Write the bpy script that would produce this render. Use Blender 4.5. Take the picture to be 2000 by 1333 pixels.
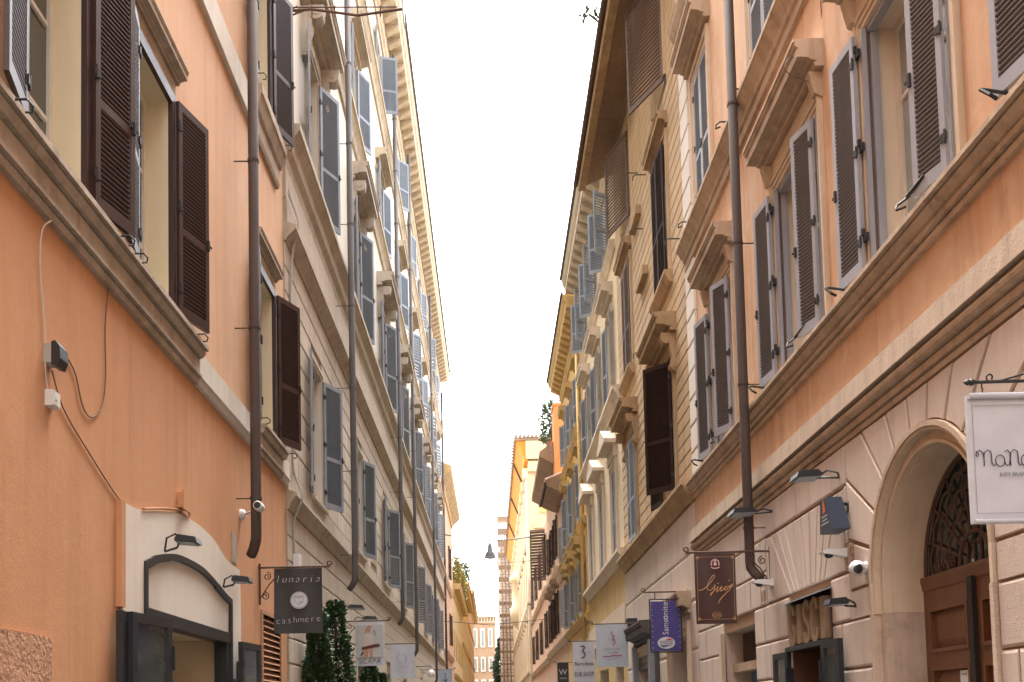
import bpy, math, random
from mathutils import Vector, Matrix
random.seed(7)
for o in list(bpy.data.objects): bpy.data.objects.remove(o)
S = bpy.context.scene
COL = S.collection
R_ = math.radians

# ------------------------------------------------------------------ camera
cam_d = bpy.data.cameras.new('camera'); cam = bpy.data.objects.new('camera', cam_d); COL.objects.link(cam)
S.camera = cam
cam_d.sensor_width = 36; cam_d.lens = 36; cam_d.shift_y = 0.3028; cam_d.clip_end = 2000; cam_d.clip_start = 0.05
# level-ish hand-held camera: pitched 3.6 degrees up, rolled 1.3 degrees, street runs along +Y
fx = Vector((963-1000, 1398-1272, 2000)).normalized()
fv = Vector((240-1000, -30700-1272, 2000)); fv = (fv-fx*fv.dot(fx)).normalized()
fr = fx.cross(fv)
# rows fr, fx, fv are the world X, Y, Z axes in (right, down, forward) camera coordinates
cam.matrix_world = Matrix(((fr.x, -fr.y, -fr.z, 0), (fx.x, -fx.y, -fx.z, 0), (fv.x, -fv.y, -fv.z, 1.65), (0, 0, 0, 1)))
S.render.resolution_x = 1024; S.render.resolution_y = 682

# ------------------------------------------------------------------ world and light
W = bpy.data.worlds.new('World'); S.world = W; W.use_nodes = True
wt = W.node_tree; wn = wt.nodes
bg = wn['Background']
sky = wn.new('ShaderNodeTexSky'); sky.sky_type = 'NISHITA'; sky.sun_disc = False
SUN_EL, SUN_AZ = 70, 355
sky.sun_elevation = R_(SUN_EL); sky.sun_rotation = R_(SUN_AZ); sky.dust_density = 4; sky.air_density = 1.0; sky.ozone_density = 1.0
hs = wn.new('ShaderNodeHueSaturation'); hs.inputs['Saturation'].default_value = 0.24
wt.links.new(sky.outputs[0], hs.inputs['Color']); wt.links.new(hs.outputs[0], bg.inputs[0])
bg.inputs[1].default_value = 0.15
sd = bpy.data.lights.new('sun', 'SUN'); sun = bpy.data.objects.new('sun', sd); COL.objects.link(sun)
sd.energy = 0.9; sd.angle = R_(30); sd.color = (1, .96, .9)
az = R_(SUN_AZ)
sdir = Vector((math.sin(az)*math.cos(R_(SUN_EL)), math.cos(az)*math.cos(R_(SUN_EL)), math.sin(R_(SUN_EL))))
sun.rotation_euler = sdir.to_track_quat('Z', 'Y').to_euler(); sun.location = (0, 20, 60)
S.view_settings.view_transform = 'Standard'; S.view_settings.look = 'None'; S.view_settings.gamma = 1
S.view_settings.use_curve_mapping = False
S.view_settings.exposure = 3.12

# ------------------------------------------------------------------ materials
MATS = {}
def nmat(name):
    m = bpy.data.materials.new(name); m.use_nodes = True
    return m, m.node_tree.nodes, m.node_tree.links, m.node_tree.nodes['Principled BSDF']
def surf(name, c, c2=None, rough=.9, big=.5, streak=.35, bump=.25, fine=70, rnd=0.0, dirt=None, dirtamt=.0, spec=.3, metal=0):
    """painted plaster, stone, timber: mottled colour, vertical runs, fine relief"""
    m, n, l, p = nmat(name); MATS[name] = m
    c2 = c2 or tuple(x*.8 for x in c)
    pos = n.new('ShaderNodeNewGeometry').outputs['Position']
    def noise(scale, vec, det=4, ro=.6):
        t = n.new('ShaderNodeTexNoise'); t.inputs['Scale'].default_value = scale; t.inputs['Detail'].default_value = det
        t.inputs['Roughness'].default_value = ro; l.new(vec, t.inputs['Vector']); return t.outputs['Fac']
    def ramp(f, a, b):
        r = n.new('ShaderNodeMapRange'); r.inputs[1].default_value = a; r.inputs[2].default_value = b; l.new(f, r.inputs[0]); return r.outputs[0]
    def mix(f, a, b, amt=1.0):
        x = n.new('ShaderNodeMix'); x.data_type = 'RGBA'
        mu = n.new('ShaderNodeMath'); mu.operation = 'MULTIPLY'; mu.inputs[1].default_value = amt; l.new(f, mu.inputs[0]); l.new(mu.outputs[0], x.inputs[0])
        for v, i in ((a, 6), (b, 7)):
            if isinstance(v, tuple): x.inputs[i].default_value = (*v, 1)
            else: l.new(v, x.inputs[i])
        return x.outputs[2]
    mp = n.new('ShaderNodeMapping'); mp.inputs['Scale'].default_value = (3.2, 3.2, .16); l.new(pos, mp.inputs[0])
    col = mix(ramp(noise(.9, pos), .35, .68), c, c2, big)
    col = mix(ramp(noise(5, pos), .4, .7), col, c2, big*.5)
    col = mix(ramp(noise(1.3, mp.outputs[0], 6, .7), .48, .72), col, tuple(x*.62 for x in c2), streak)
    hi = tuple(min(.85, x*1.15+.03) for x in c)
    mp2 = n.new('ShaderNodeMapping'); mp2.inputs['Scale'].default_value = (4.5, 4.5, .3); mp2.inputs['Location'].default_value = (9, 3, 5); l.new(pos, mp2.inputs[0])
    col = mix(ramp(noise(1.2, mp2.outputs[0], 6, .7), .55, .75), col, hi, streak*.8)
    if dirt: col = mix(ramp(noise(2.2, pos, 8, .75), .5, .68), col, dirt, dirtamt)
    if rnd:
        oi = n.new('ShaderNodeObjectInfo')
        h = n.new('ShaderNodeHueSaturation'); mr = n.new('ShaderNodeMapRange'); mr.inputs[3].default_value = 1-rnd; mr.inputs[4].default_value = 1+rnd
        l.new(oi.outputs['Random'], mr.inputs[0]); l.new(mr.outputs[0], h.inputs['Value']); l.new(col, h.inputs['Color']); col = h.outputs[0]
    l.new(col, p.inputs['Base Color'])
    p.inputs['Roughness'].default_value = rough; p.inputs['Specular IOR Level'].default_value = spec; p.inputs['Metallic'].default_value = metal
    if bump:
        b = n.new('ShaderNodeBump'); b.inputs['Strength'].default_value = bump; b.inputs['Distance'].default_value = .02
        ad = n.new('ShaderNodeMath'); l.new(noise(fine, pos, 3), ad.inputs[0]); l.new(noise(9, pos), ad.inputs[1])
        l.new(ad.outputs[0], b.inputs['Height']); l.new(b.outputs[0], p.inputs['Normal'])
    return m
def flat(name, c, rough=.5, metal=0, spec=.5, emit=0, trans=0):
    m, n, l, p = nmat(name); MATS[name] = m
    t = n.new('ShaderNodeTexNoise'); t.inputs['Scale'].default_value = 6; t.inputs['Detail'].default_value = 5
    r = n.new('ShaderNodeMix'); r.data_type = 'RGBA'; r.inputs[6].default_value = (*c, 1); r.inputs[7].default_value = (*[x*.78 for x in c], 1)
    g = n.new('ShaderNodeNewGeometry'); l.new(g.outputs['Position'], t.inputs['Vector']); l.new(t.outputs['Fac'], r.inputs[0]); l.new(r.outputs[2], p.inputs['Base Color'])
    p.inputs['Roughness'].default_value = rough; p.inputs['Metallic'].default_value = metal; p.inputs['Specular IOR Level'].default_value = spec
    return m
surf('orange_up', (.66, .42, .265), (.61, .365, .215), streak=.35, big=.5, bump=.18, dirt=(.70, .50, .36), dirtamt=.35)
surf('orange', (.60, .315, .165), (.53, .26, .125), streak=.32, big=.6, bump=.17, dirt=(.50, .27, .15), dirtamt=.4)
surf('orange_r', (.62, .40, .255), (.55, .315, .175), streak=.5, big=.7, bump=.18, dirt=(.68, .50, .37), dirtamt=.5)
surf('orange_rough', (.48, .27, .16), (.40, .21, .12), streak=.2, bump=1.0, fine=25)
surf('cream_bright', (.72, .62, .50), (.66, .56, .43), streak=.15, bump=.1)
surf('cream_reveal', (.70, .62, .44), (.64, .55, .37), streak=.1, bump=.1)
surf('sillstone', (.50, .42, .33), (.36, .28, .21), streak=.6, big=.7, bump=.5, dirt=(.16, .12, .09), dirtamt=.45)
surf('whiteband', (.66, .62, .55), (.55, .5, .43), streak=.35, bump=.2)
surf('whiteplaster', (.72, .66, .58), (.66, .58, .48), streak=.18, bump=.15, big=.4)
surf('beige', (.55, .465, .37), (.47, .385, .295), streak=.45, big=.5, bump=.2)
surf('beige_block', (.54, .46, .37), (.46, .385, .30), streak=.55, big=.5, bump=.2, rnd=.06)
surf('band_r', (.52, .41, .31), (.44, .33, .24), streak=.6, big=.6, bump=.3, dirt=(.36, .25, .17), dirtamt=.45)
surf('beige_up', (.63, .57, .48), (.56, .50, .41), streak=.2, big=.4, bump=.15)
surf('beige_trim', (.50, .43, .345), (.39, .325, .25), streak=.5, big=.6, bump=.3, dirt=(.2, .15, .1), dirtamt=.4)
surf('cornice_l', (.54, .45, .33), (.43, .34, .23), streak=.4, big=.6, bump=.3, dirt=(.22, .18, .12), dirtamt=.5)
surf('stone_r', (.58, .475, .40), (.51, .405, .335), streak=.4, big=.5, bump=.3, rnd=.05)
surf('joint_r', (.34, .20, .12), (.28, .17, .1), streak=.2)
surf('joint_l', (.28, .21, .14), (.22, .16, .1), streak=.2)
surf('trim_r', (.53, .40, .285), (.40, .29, .2), streak=.55, big=.7, bump=.4, dirt=(.17, .11, .075), dirtamt=.45)
surf('trim_pale', (.62, .49, .36), (.52, .39, .27), streak=.4, big=.5, bump=.25)
surf('travertine', (.60, .47, .37), (.46, .34, .26), streak=.5, big=.7, bump=.6, dirt=(.26, .17, .12), dirtamt=.55)
surf('white_quoin', (.72, .66, .58), (.66, .58, .48), streak=.25, big=.3, bump=.15, rnd=.03)
surf('mid_brown', (.20, .14, .108), (.14, .097, .074), rough=.75, streak=.4, big=.5, bump=.15)
surf('ochre', (.57, .405, .24), (.47, .32, .18), streak=.55, big=.8, bump=.3, rnd=.05, dirt=(.45, .36, .24), dirtamt=.5)
surf('joint_o', (.22, .14, .075), (.17, .105, .055), streak=.2)
surf('ochre_trim', (.46, .31, .17), (.32, .2, .11), streak=.55, big=.7, bump=.4, dirt=(.15, .1, .06), dirtamt=.5)
surf('eave_brown', (.34, .235, .16), (.23, .155, .1), streak=.5, big=.7, bump=.5, dirt=(.32, .2, .1), dirtamt=.4)
surf('cream', (.68, .56, .39), (.6, .48, .32), streak=.3, big=.4, bump=.2)
surf('cream_trim', (.66, .55, .42), (.5, .4, .29), streak=.4, big=.5, bump=.25)
surf('yellow', (.60, .40, .15), (.52, .33, .12), streak=.35, big=.5, bump=.2)
surf('yellow_trim', (.58, .40, .17), (.42, .28, .12), streak=.4, big=.6, bump=.3)
surf('pink', (.54, .36, .24), (.46, .29, .19), streak=.35, big=.5, bump=.2)
surf('palecream', (.60, .47, .29), (.52, .39, .22), streak=.25, big=.4, bump=.2)
surf('soffit_orange', (.62, .24, .035), (.55, .2, .03), streak=.2, big=.4, bump=.1)
surf('brick_far', (.42, .29, .185), (.36, .24, .15), streak=.3, big=.5, bump=.2)
surf('redorange', (.62, .24, .085), (.54, .2, .07), streak=.25, big=.4, bump=.2)
surf('tile', (.36, .22, .15), (.26, .17, .12), streak=.2, big=.8, bump=.6, dirt=(.4, .36, .3), dirtamt=.5)
surf('rooftop', (.35, .27, .2), streak=.2)
surf('brown_wood', (.052, .026, .022), (.04, .02, .017), rough=.42, streak=.15, big=.4, bump=.06, spec=.4)
surf('darkbrown_wood', (.04, .022, .017), (.026, .014, .011), rough=.8, streak=.4, big=.5, bump=.12, spec=.12)
surf('old_brown_wood', (.15, .10, .078), (.10, .066, .05), rough=.7, streak=.4, big=.5, bump=.2)
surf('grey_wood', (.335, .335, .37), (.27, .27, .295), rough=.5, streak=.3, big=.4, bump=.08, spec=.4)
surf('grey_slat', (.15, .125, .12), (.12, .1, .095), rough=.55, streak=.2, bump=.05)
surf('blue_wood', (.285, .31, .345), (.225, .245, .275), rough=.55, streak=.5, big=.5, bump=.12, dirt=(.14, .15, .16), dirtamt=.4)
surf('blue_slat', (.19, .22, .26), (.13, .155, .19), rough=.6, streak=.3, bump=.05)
surf('door_wood', (.17, .072, .032), (.115, .047, .021), rough=.38, streak=.6, big=.6, bump=.12, spec=.5)
surf('pipe_brown', (.085, .06, .05), (.06, .042, .036), rough=.7, streak=.5, big=.5, bump=.05, spec=.2)
surf('pipe_grey', (.12, .105, .10), (.085, .075, .07), rough=.7, streak=.5, big=.5, bump=.05, spec=.2)
surf('asphalt', (.06, .058, .055), streak=0, bump=.6)
surf('paving', (.18, .17, .155), streak=0, bump=.5)
flat('iron', (.035, .03, .028), .55, .3)
flat('rust_iron', (.11, .06, .04), .7, .2)
flat('black_frame', (.028, .03, .036), .4, .2)
flat('black_plastic', (.02, .022, .026), .4)
flat('white_plastic', (.75, .74, .72), .4)
flat('grey_plastic', (.42, .40, .36), .5)
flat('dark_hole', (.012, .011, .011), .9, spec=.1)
flat('white_frame', (.70, .68, .62), .5)
flat('cream_frame', (.76, .68, .57), .5)
flat('glass', (.045, .055, .058), .06, spec=.8)
flat('glass_pale', (.30, .33, .32), .07, spec=.8)
flat('door_glass', (.07, .08, .075), .05, spec=.9)
flat('curtain', (.6, .58, .53), .9)
flat('sign_black', (.032, .031, .031), .6)
flat('sign_white', (.62, .625, .68), .6)
flat('sign_offwhite', (.57, .585, .63), .6)
flat('sign_blue', (.055, .04, .22), .45)
flat('sign_brown', (.06, .018, .014), .45)
flat('sign_paleblue', (.42, .48, .58), .6)
flat('gold', (.62, .33, .14), .45)
flat('pinkgold', (.75, .5, .45), .5)
flat('ink', (.03, .03, .035), .6)
flat('ink_grey', (.30, .31, .33), .6)
flat('ink_faint', (.52, .53, .55), .6)
flat('ink_red', (.55, .03, .04), .5)
flat('skin', (.52, .25, .16), .6)
flat('photo_grey', (.5, .51, .49), .6)
flat('photo_dress', (.62, .52, .46), .6)
flat('photo_wine', (.12, .02, .025), .6)
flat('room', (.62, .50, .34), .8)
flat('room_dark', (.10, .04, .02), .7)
flat('amber', (.5, .24, .06), .6)
flat('blue_panel', (.006, .05, .17), .4)
flat('navy_box', (.045, .065, .11), .5)
flat('orange_print', (.75, .2, .04), .5)
flat('woodletter', (.36, .25, .15), .6)
flat('cable_white', (.62, .56, .48), .6)
flat('cable_brown', (.16, .09, .055), .7)
flat('scaffold', (.27, .19, .16), .6, .2)
flat('scaffold_deck', (.40, .30, .22), .8)
flat('leaf_ivy', (.035, .075, .028), .6)
flat('leaf_ivy2', (.05, .095, .03), .6)
flat('leaf_yellow', (.22, .18, .03), .6)
flat('leaf_green', (.06, .10, .035), .6)
flat('leaf_cypress', (.035, .065, .035), .7)
flat('bark', (.09, .065, .045), .9)
flat('terracotta', (.40, .18, .10), .8)
flat('lamp_grey', (.028, .03, .034), .7, 0)
flat('mesh_grey', (.38, .42, .44), .5)

# ------------------------------------------------------------------ helpers
def tag(o, label=None, cat=None, group=None, kind=None):
    if label: o['label'] = label
    if cat: o['category'] = cat
    if group: o['group'] = group
    if kind: o['kind'] = kind
    return o
def link(name, me, mat=None, parent=None, loc=(0, 0, 0), rotz=0):
    o = bpy.data.objects.new(name, me); COL.objects.link(o)
    if parent: o.parent = parent
    o.location = loc
    if rotz: o.rotation_euler = (0, 0, rotz)
    return o
def empty(name, loc, label, cat, group=None):
    o = bpy.data.objects.new(name, None); COL.objects.link(o); o.location = loc; o.empty_display_size = .2
    return tag(o, label, cat, group)
class MB:
    """collects faces; tf maps facade coordinates (s along the street, n out from the wall, z) to space"""
    def __init__(s, tf=None): s.v = []; s.f = []; s.tf = tf or (lambda a, b, c: (a, b, c))
    def pt(s, a, b, c): s.v.append(s.tf(a, b, c)); return len(s.v)-1
    def quad(s, *ps):
        i = [s.pt(*p) for p in ps]; s.f.append(tuple(i))
    def box(s, a0, a1, b0, b1, c0, c1):
        i = [s.pt(a, b, c) for c in (c0, c1) for b in (b0, b1) for a in (a0, a1)]
        for q in ((0, 1, 3, 2), (4, 6, 7, 5), (0, 4, 5, 1), (2, 3, 7, 6), (0, 2, 6, 4), (1, 5, 7, 3)): s.f.append(tuple(i[k] for k in q))
        return s
    def prof(s, pts, a0, a1, m0=0, m1=0):
        """profile of (n, z) run along s; m0/m1 mitre the ends by that much per unit n"""
        A = [s.pt(a0-m0*b, b, c) for b, c in pts]; B = [s.pt(a1+m1*b, b, c) for b, c in pts]
        k = len(pts)
        for j in range(k): s.f.append((A[j], A[(j+1) % k], B[(j+1) % k], B[j]))
        s.f.append(tuple(A)); s.f.append(tuple(reversed(B))); return s
    def ext(s, pts, b0, b1):
        """outline of (s, z) given thickness from n=b0 to b1"""
        A = [s.pt(a, b0, c) for a, c in pts]; B = [s.pt(a, b1, c) for a, c in pts]; k = len(pts)
        for j in range(k): s.f.append((A[j], A[(j+1) % k], B[(j+1) % k], B[j]))
        s.f.append(tuple(A)); s.f.append(tuple(reversed(B))); return s
    def strip(s, P, Q, b0, b1):
        """band between two matched outlines of (s, z), from n=b0 (back) to n=b1 (face)"""
        for j in range(len(P)-1):
            s.ext([P[j], P[j+1], Q[j+1], Q[j]], b0, b1)
        return s
    def tube(s, path, r, k=8, cap=True, r1=None):
        pv = [Vector(s.tf(*p)) for p in path]; rings = []
        for i, p in enumerate(pv):
            d = (pv[min(i+1, len(pv)-1)]-pv[max(i-1, 0)]).normalized()
            u = d.orthogonal().normalized() if i == 0 else (u-d*u.dot(d)).normalized()
            w = d.cross(u); rr = r if r1 is None else r+(r1-r)*i/max(1, len(pv)-1)
            ring = []
            for j in range(k):
                a = 2*math.pi*j/k; q = p+(u*math.cos(a)+w*math.sin(a))*rr
                s.v.append(tuple(q)); ring.append(len(s.v)-1)
            rings.append(ring)
        for A, B in zip(rings, rings[1:]):
            for j in range(k): s.f.append((A[j], A[(j+1) % k], B[(j+1) % k], B[j]))
        if cap: s.f.append(tuple(reversed(rings[0]))); s.f.append(tuple(rings[-1]))
        return s
    def lathe(s, c, prof, k=16, axis='z'):
        rings = []
        for r, h in prof:
            ring = []
            for j in range(k):
                a = 2*math.pi*j/k; x, y = r*math.cos(a), r*math.sin(a)
                p = {'z': (c[0]+x, c[1]+y, c[2]+h), 'y': (c[0]+x, c[1]+h, c[2]+y), 'x': (c[0]+h, c[1]+x, c[2]+y)}[axis]
                s.v.append(s.tf(*p)); ring.append(len(s.v)-1)
            rings.append(ring)
        for A, B in zip(rings, rings[1:]):
            for j in range(k): s.f.append((A[j], A[(j+1) % k], B[(j+1) % k], B[j]))
        s.f.append(tuple(rings[0])); s.f.append(tuple(rings[-1])); return s
    def mesh(s, name, mat, off=(0, 0, 0), smooth=False):
        me = bpy.data.meshes.new(name)
        me.from_pydata([(x-off[0], y-off[1], z-off[2]) for x, y, z in s.v], [], s.f)
        me.materials.append(MATS[mat] if isinstance(mat, str) else mat)
        if smooth: me.polygons.foreach_set('use_smooth', [True]*len(me.polygons))
        me.update(); return me
    def build(s, name, mat, parent=None, smooth=False, origin=None):
        """origin: world position for the new object's own origin"""
        pl = Vector(parent.matrix_basis.translation) if parent else Vector((0, 0, 0))
        if parent and parent.parent: pl = pl+Vector(parent.parent.matrix_basis.translation)
        og = Vector(origin) if origin else pl
        return link(name, s.mesh(name, mat, og, smooth), parent=parent, loc=og-pl)

def struct(o): return tag(o, kind='structure')
class Bld:
    def __init__(b, name, side, D, s0, s1, ztop, label, depth=9):
        b.side, b.D, b.s0, b.s1, b.zt, b.depth = side, D, s0, s1, ztop, depth
        b.root = empty(name, (side*D, (s0+s1)/2, 0), label, 'building')
        b.tf = lambda s, n, z: (side*(D-n), s, z)
        b.open = []; b.cache = {}; b.W = Vector(b.root.location)
    def mb(b): return MB(b.tf)
    def part(b, name, m, mat, smooth=False): return m.build(name, mat, b.root, smooth)
    def local(b): return MB(lambda s, n, z: (-b.side*n, s, z))
    def inst(b, key, mk, name, mat, s, n, z):
        if key not in b.cache: b.cache[key] = mk(b.local()).mesh(name, mat)
        w = Vector(b.tf(s, n, z))-b.W
        return link(name, b.cache[key], parent=b.root, loc=w)
    def body(b, mat, roofmat='rooftop'):
        m = b.mb(); d = -b.depth
        m.quad((b.s0, 0, 0), (b.s0, 0, b.zt), (b.s0, d, b.zt), (b.s0, d, 0))
        m.quad((b.s1, 0, 0), (b.s1, 0, b.zt), (b.s1, d, b.zt), (b.s1, d, 0))
        m.quad((b.s0, d, 0), (b.s1, d, 0), (b.s1, d, b.zt), (b.s0, d, b.zt))
        b.part('side_walls', m, mat)
        r = b.mb(); r.quad((b.s0, 0, b.zt), (b.s1, 0, b.zt), (b.s1, d, b.zt), (b.s0, d, b.zt)); b.part("roof", r, roofmat)
    def wall(b, mat, s0=None, s1=None, z0=0, z1=None, n=0, name='wall'):
        s0 = b.s0 if s0 is None else s0; s1 = b.s1 if s1 is None else s1; z1 = b.zt if z1 is None else z1
        ops = [o for o in b.open if o[1] > s0 and o[0] < s1 and o[3] > z0 and o[2] < z1]
        cs = sorted({s0, s1, *[min(max(v, s0), s1) for o in ops for v in o[:2]]}); cz = sorted({z0, z1, *[min(max(v, z0), z1) for o in ops for v in o[2:4]]})
        m = b.mb()
        for a0, a1 in zip(cs, cs[1:]):
            run = None
            for c0, c1 in zip(cz, cz[1:]):
                hole = any(o[0] < (a0+a1)/2 < o[1] and o[2] < (c0+c1)/2 < o[3] for o in ops)
                if hole:
                    if run: m.quad((a0, n, run[0]), (a1, n, run[0]), (a1, n, run[1]), (a0, n, run[1]))
                    run = None
                else: run = (run[0], c1) if run else (c0, c1)
            if run: m.quad((a0, n, run[0]), (a1, n, run[0]), (a1, n, run[1]), (a0, n, run[1]))
        return b.part(name, m, mat)
    def reveal(b, s0, s1, z0, z1, d, mat, n=0, name='window_reveal'):
        m = b.mb()
        m.quad((s0, n, z0), (s0, n, z1), (s0, -d, z1), (s0, -d, z0)); m.quad((s1, n, z0), (s1, -d, z0), (s1, -d, z1), (s1, n, z1))
        m.quad((s0, n, z1), (s1, n, z1), (s1, -d, z1), (s0, -d, z1)); m.quad((s0, n, z0), (s0, -d, z0), (s1, -d, z0), (s1, n, z0))
        return b.part(name, m, mat)
    def opening(b, s0, s1, z0, z1, d=.28, rmat='cream_reveal', fmat='white_frame', pane='glass', cols=2, rows=(.62,), fw=.06, back=True):
        b.open.append((s0, s1, z0, z1)); b.reveal(s0, s1, z0, z1, d+.06, rmat)
        m = b.mb(); w = fw
        m.box(s0, s0+w, -d-.05, -d, z0, z1).box(s1-w, s1, -d-.05, -d, z0, z1)
        m.box(s0+w, s1-w, -d-.05, -d, z1-w, z1).box(s0+w, s1-w, -d-.05, -d, z0, z0+w)
        xs = [s0+w+(s1-s0-2*w)*i/cols for i in range(cols+1)]
        for x in xs[1:-1]: m.box(x-.035, x+.035, -d-.047, -d+.01, z0+w, z1-w)
        for r in rows:
            zz = z0+(z1-z0)*r
            for x0, x1 in zip(xs, xs[1:]): m.box(x0+.036, x1-.036, -d-.044, -d-.004, zz-.02, zz+.02)
        f = b.part('window', m, fmat)
        b_ = b.mb(); b_.quad((s0+.01, -d-.03, z0+.01), (s1-.01, -d-.03, z0+.01), (s1-.01, -d-.03, z1-.01), (s0+.01, -d-.03, z1-.01))
        p = b_.build('pane', pane, f)
        return f
    def moulding(b, name, pts, s0, s1, mat, m0=0, m1=0): return b.part(name, b.mb().prof(pts, s0, s1, m0, m1), mat)
    def surround(b, s0, s1, z0, z1, w, n, mat, steps=2, name='window_surround'):
        m = b.mb(); d = w/steps
        for k in range(steps):
            a = k*d; nn = n*(k+1)/steps; e = .002*k
            m.box(s0-a-d, s0-a, 0, nn, z0, z1+a).box(s1+a, s1+a+d, 0, nn, z0, z1+a).box(s0-a-d, s1+a+d, 0, nn, z1+a, z1+a+d)
        return b.part(name, m, mat)
    def shutter(b, sh, nh, z0, z1, w, ds, a, mat, smat=None, each=False, pitch=.045, hinge=True, label=None, mids=(.4,), gap=False):
        """one louvred leaf hinged at (sh, nh); ds=+1 reaches away from the camera, -1 towards it; a = degrees off the wall"""
        h = round(z1-z0, 3); sg = 1 if b.side*ds > 0 else -1; smat = smat or mat
        key = ('leaf', round(w, 2), h, mat, smat, sg, pitch, each, mids, gap)
        st, rb, rt = .07 if w > .4 else .05, .12, .085
        if key not in b.cache:
            m = MB(); t = .02
            m.box(0, st, -t, t, 0, h).box(w-st, w, -t, t, 0, h).box(st, w-st, -t, t, 0, rb).box(st, w-st, -t, t, h-rt, h)
            zs = [rb]; secs = []
            for q in mids: m.box(st, w-st, -t, t, h*q-.04, h*q+.04); secs.append((zs[-1], h*q-.04)); zs.append(h*q+.04)
            secs.append((zs[-1], h-rt))
            pos = []
            for c0, c1 in secs:
                k = max(1, int((c1-c0)/pitch)); pos += [c0+(c1-c0)*(i+.5)/k for i in range(k)]
            def slat(mm, zc):
                y, dz, th = .017*sg, pitch*(.16 if gap else .40), .006
                i = [mm.pt(x, yy, zc+zz) for x in (st-.004, w-st+.004) for yy, zz in ((y, dz), (y, dz-th*1.6), (-y, -dz-th*.4), (-y, -dz+th*1.2))]
                for q in ((0, 1, 2, 3), (7, 6, 5, 4), (0, 4, 5, 1), (1, 5, 6, 2), (2, 6, 7, 3), (3, 7, 4, 0)): mm.f.append(tuple(i[k] for k in q))
            fr = m.mesh('shutter', mat)
            if each: sm = MB(); slat(sm, 0); sl = sm.mesh('slat', smat)
            else:
                sm = MB()
                for zc in pos: slat(sm, zc)
                sl = sm.mesh('slats', smat)
            hm = MB()
            hm.box(-.03, .055, .021*sg, .034*sg, -.035, .035); hm.tube([(-.005, .028*sg, -.06), (-.005, .028*sg, .06)], .012, 6)
            lk = MB(); lk.box(w-.05, w-.02, .021*sg, .045*sg, h*.42-.06, h*.42+.06).box(w-.045, w+.03, .03*sg, .04*sg, h*.42-.012, h*.42+.012)
            b.cache[key] = (fr, sl, pos, hm.mesh('hinge', 'iron'), lk.mesh('latch', 'iron'))
        fr, sl, pos, hm, lk = b.cache[key]
        ar = R_(a); dx, dy = -b.side*math.sin(ar), ds*math.cos(ar)
        o = link('shutter', fr, parent=b.root, loc=Vector(b.tf(sh, nh, z0))-b.W, rotz=math.atan2(dy, dx))
        if label: o['label'] = label
        if each:
            for zc in pos: link('slat', sl, parent=o, loc=(0, 0, zc))
        else: tag(link('slats', sl, parent=o), kind='stuff')
        if hinge:
            for q in (.12, .5, .88): link('hinge', hm, parent=o, loc=(0, 0, h*q))
            link('latch', lk, parent=o)
        return o
    def holdback(b, s, z, n=.0, L=.16):
        m = b.mb(); m.tube([(s, n, z), (s, n+L, z), (s+.03, n+L+.03, z-.03), (s+.06, n+L+.01, z-.06), (s+.04, n+L-.03, z-.07)], .009, 6)
        return b.part('shutter_hook', m, 'iron')
CHAM = None
def block_mesh(mat):
    key = 'blk_'+mat
    if key in bpy.data.meshes: return bpy.data.meshes[key]
    m = MB(); e = .035; ez = .05
    a = [m.pt(x, 0, z) for x, z in ((0, 0), (1, 0), (1, 1), (0, 1))]
    bb = [m.pt(x, .6, z) for x, z in ((0, 0), (1, 0), (1, 1), (0, 1))]
    c = [m.pt(x, 1, z) for x, z in ((e*.5, ez), (1-e*.5, ez), (1-e*.5, 1-ez), (e*.5, 1-ez))]
    for p, q in ((a, bb), (bb, c)):
        for j in range(4): m.f.append((p[j], p[(j+1) % 4], q[(j+1) % 4], q[j]))
    m.f.append(tuple(c))
    return m.mesh(key, mat)
def courses(b, s0, s1, z0, z1, pitch, L, mat, proud=.03, gap=.018, n=0, limit=290, keep=(), name='stone_block', zvis=2.2, rows=None):
    """coursed masonry: each block its own object; openings and keep-outs are cut away"""
    rects = []
    rows = rows or [(z0+i*pitch, min(z1, z0+(i+1)*pitch)) for i in range(int(math.ceil((z1-z0)/pitch-.01)))]
    holes = list(b.open)+list(keep)
    for r, (c0, c1) in enumerate(rows):
        if L:
            xs = [s0]; x = s0+L*(.35 if r % 2 else .85)
            while x < s1-.3: xs.append(x); x += L*random.uniform(.85, 1.15)
            xs.append(s1)
        else: xs = [s0, s1]
        for x0, x1 in zip(xs, xs[1:]):
            segs = [(x0, x1)]
            for o in holes:
                if o[3] > c0+.03 and o[2] < c1-.03:
                    ns = []
                    for p, q in segs:
                        if o[1] <= p or o[0] >= q: ns.append((p, q))
                        else:
                            if o[0]-p > .06: ns.append((p, o[0]))
                            if q-o[1] > .06: ns.append((o[1], q))
                    segs = ns
            rects += [(p+gap/2, q-gap/2, c0+gap/2, c1-gap/2) for p, q in segs if q-p > .08]
    rects.sort(key=lambda r: -(r[1]-r[0])*(r[3]-r[2])/r[0]**2 if (r[3] > 1.65+.03*r[0]) else 0)
    me = block_mesh(mat)
    for i, (p, q, c0, c1) in enumerate(rects[:limit]):
        o = link(name, me, parent=b.root, loc=Vector(b.tf(p, n, c0))-b.W)
        if b.side > 0: o.rotation_euler = (0, 0, R_(90)); o.scale = (q-p, proud, c1-c0)
        else: o.rotation_euler = (0, 0, R_(90)); o.scale = (q-p, -proud, c1-c0)
    if rects[limit:]:
        m = b.mb()
        for p, q, c0, c1 in rects[limit:]: m.box(p, q, n, n+proud, c0, c1)
        tag(b.part(name+'s', m, mat), kind='stuff')
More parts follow.
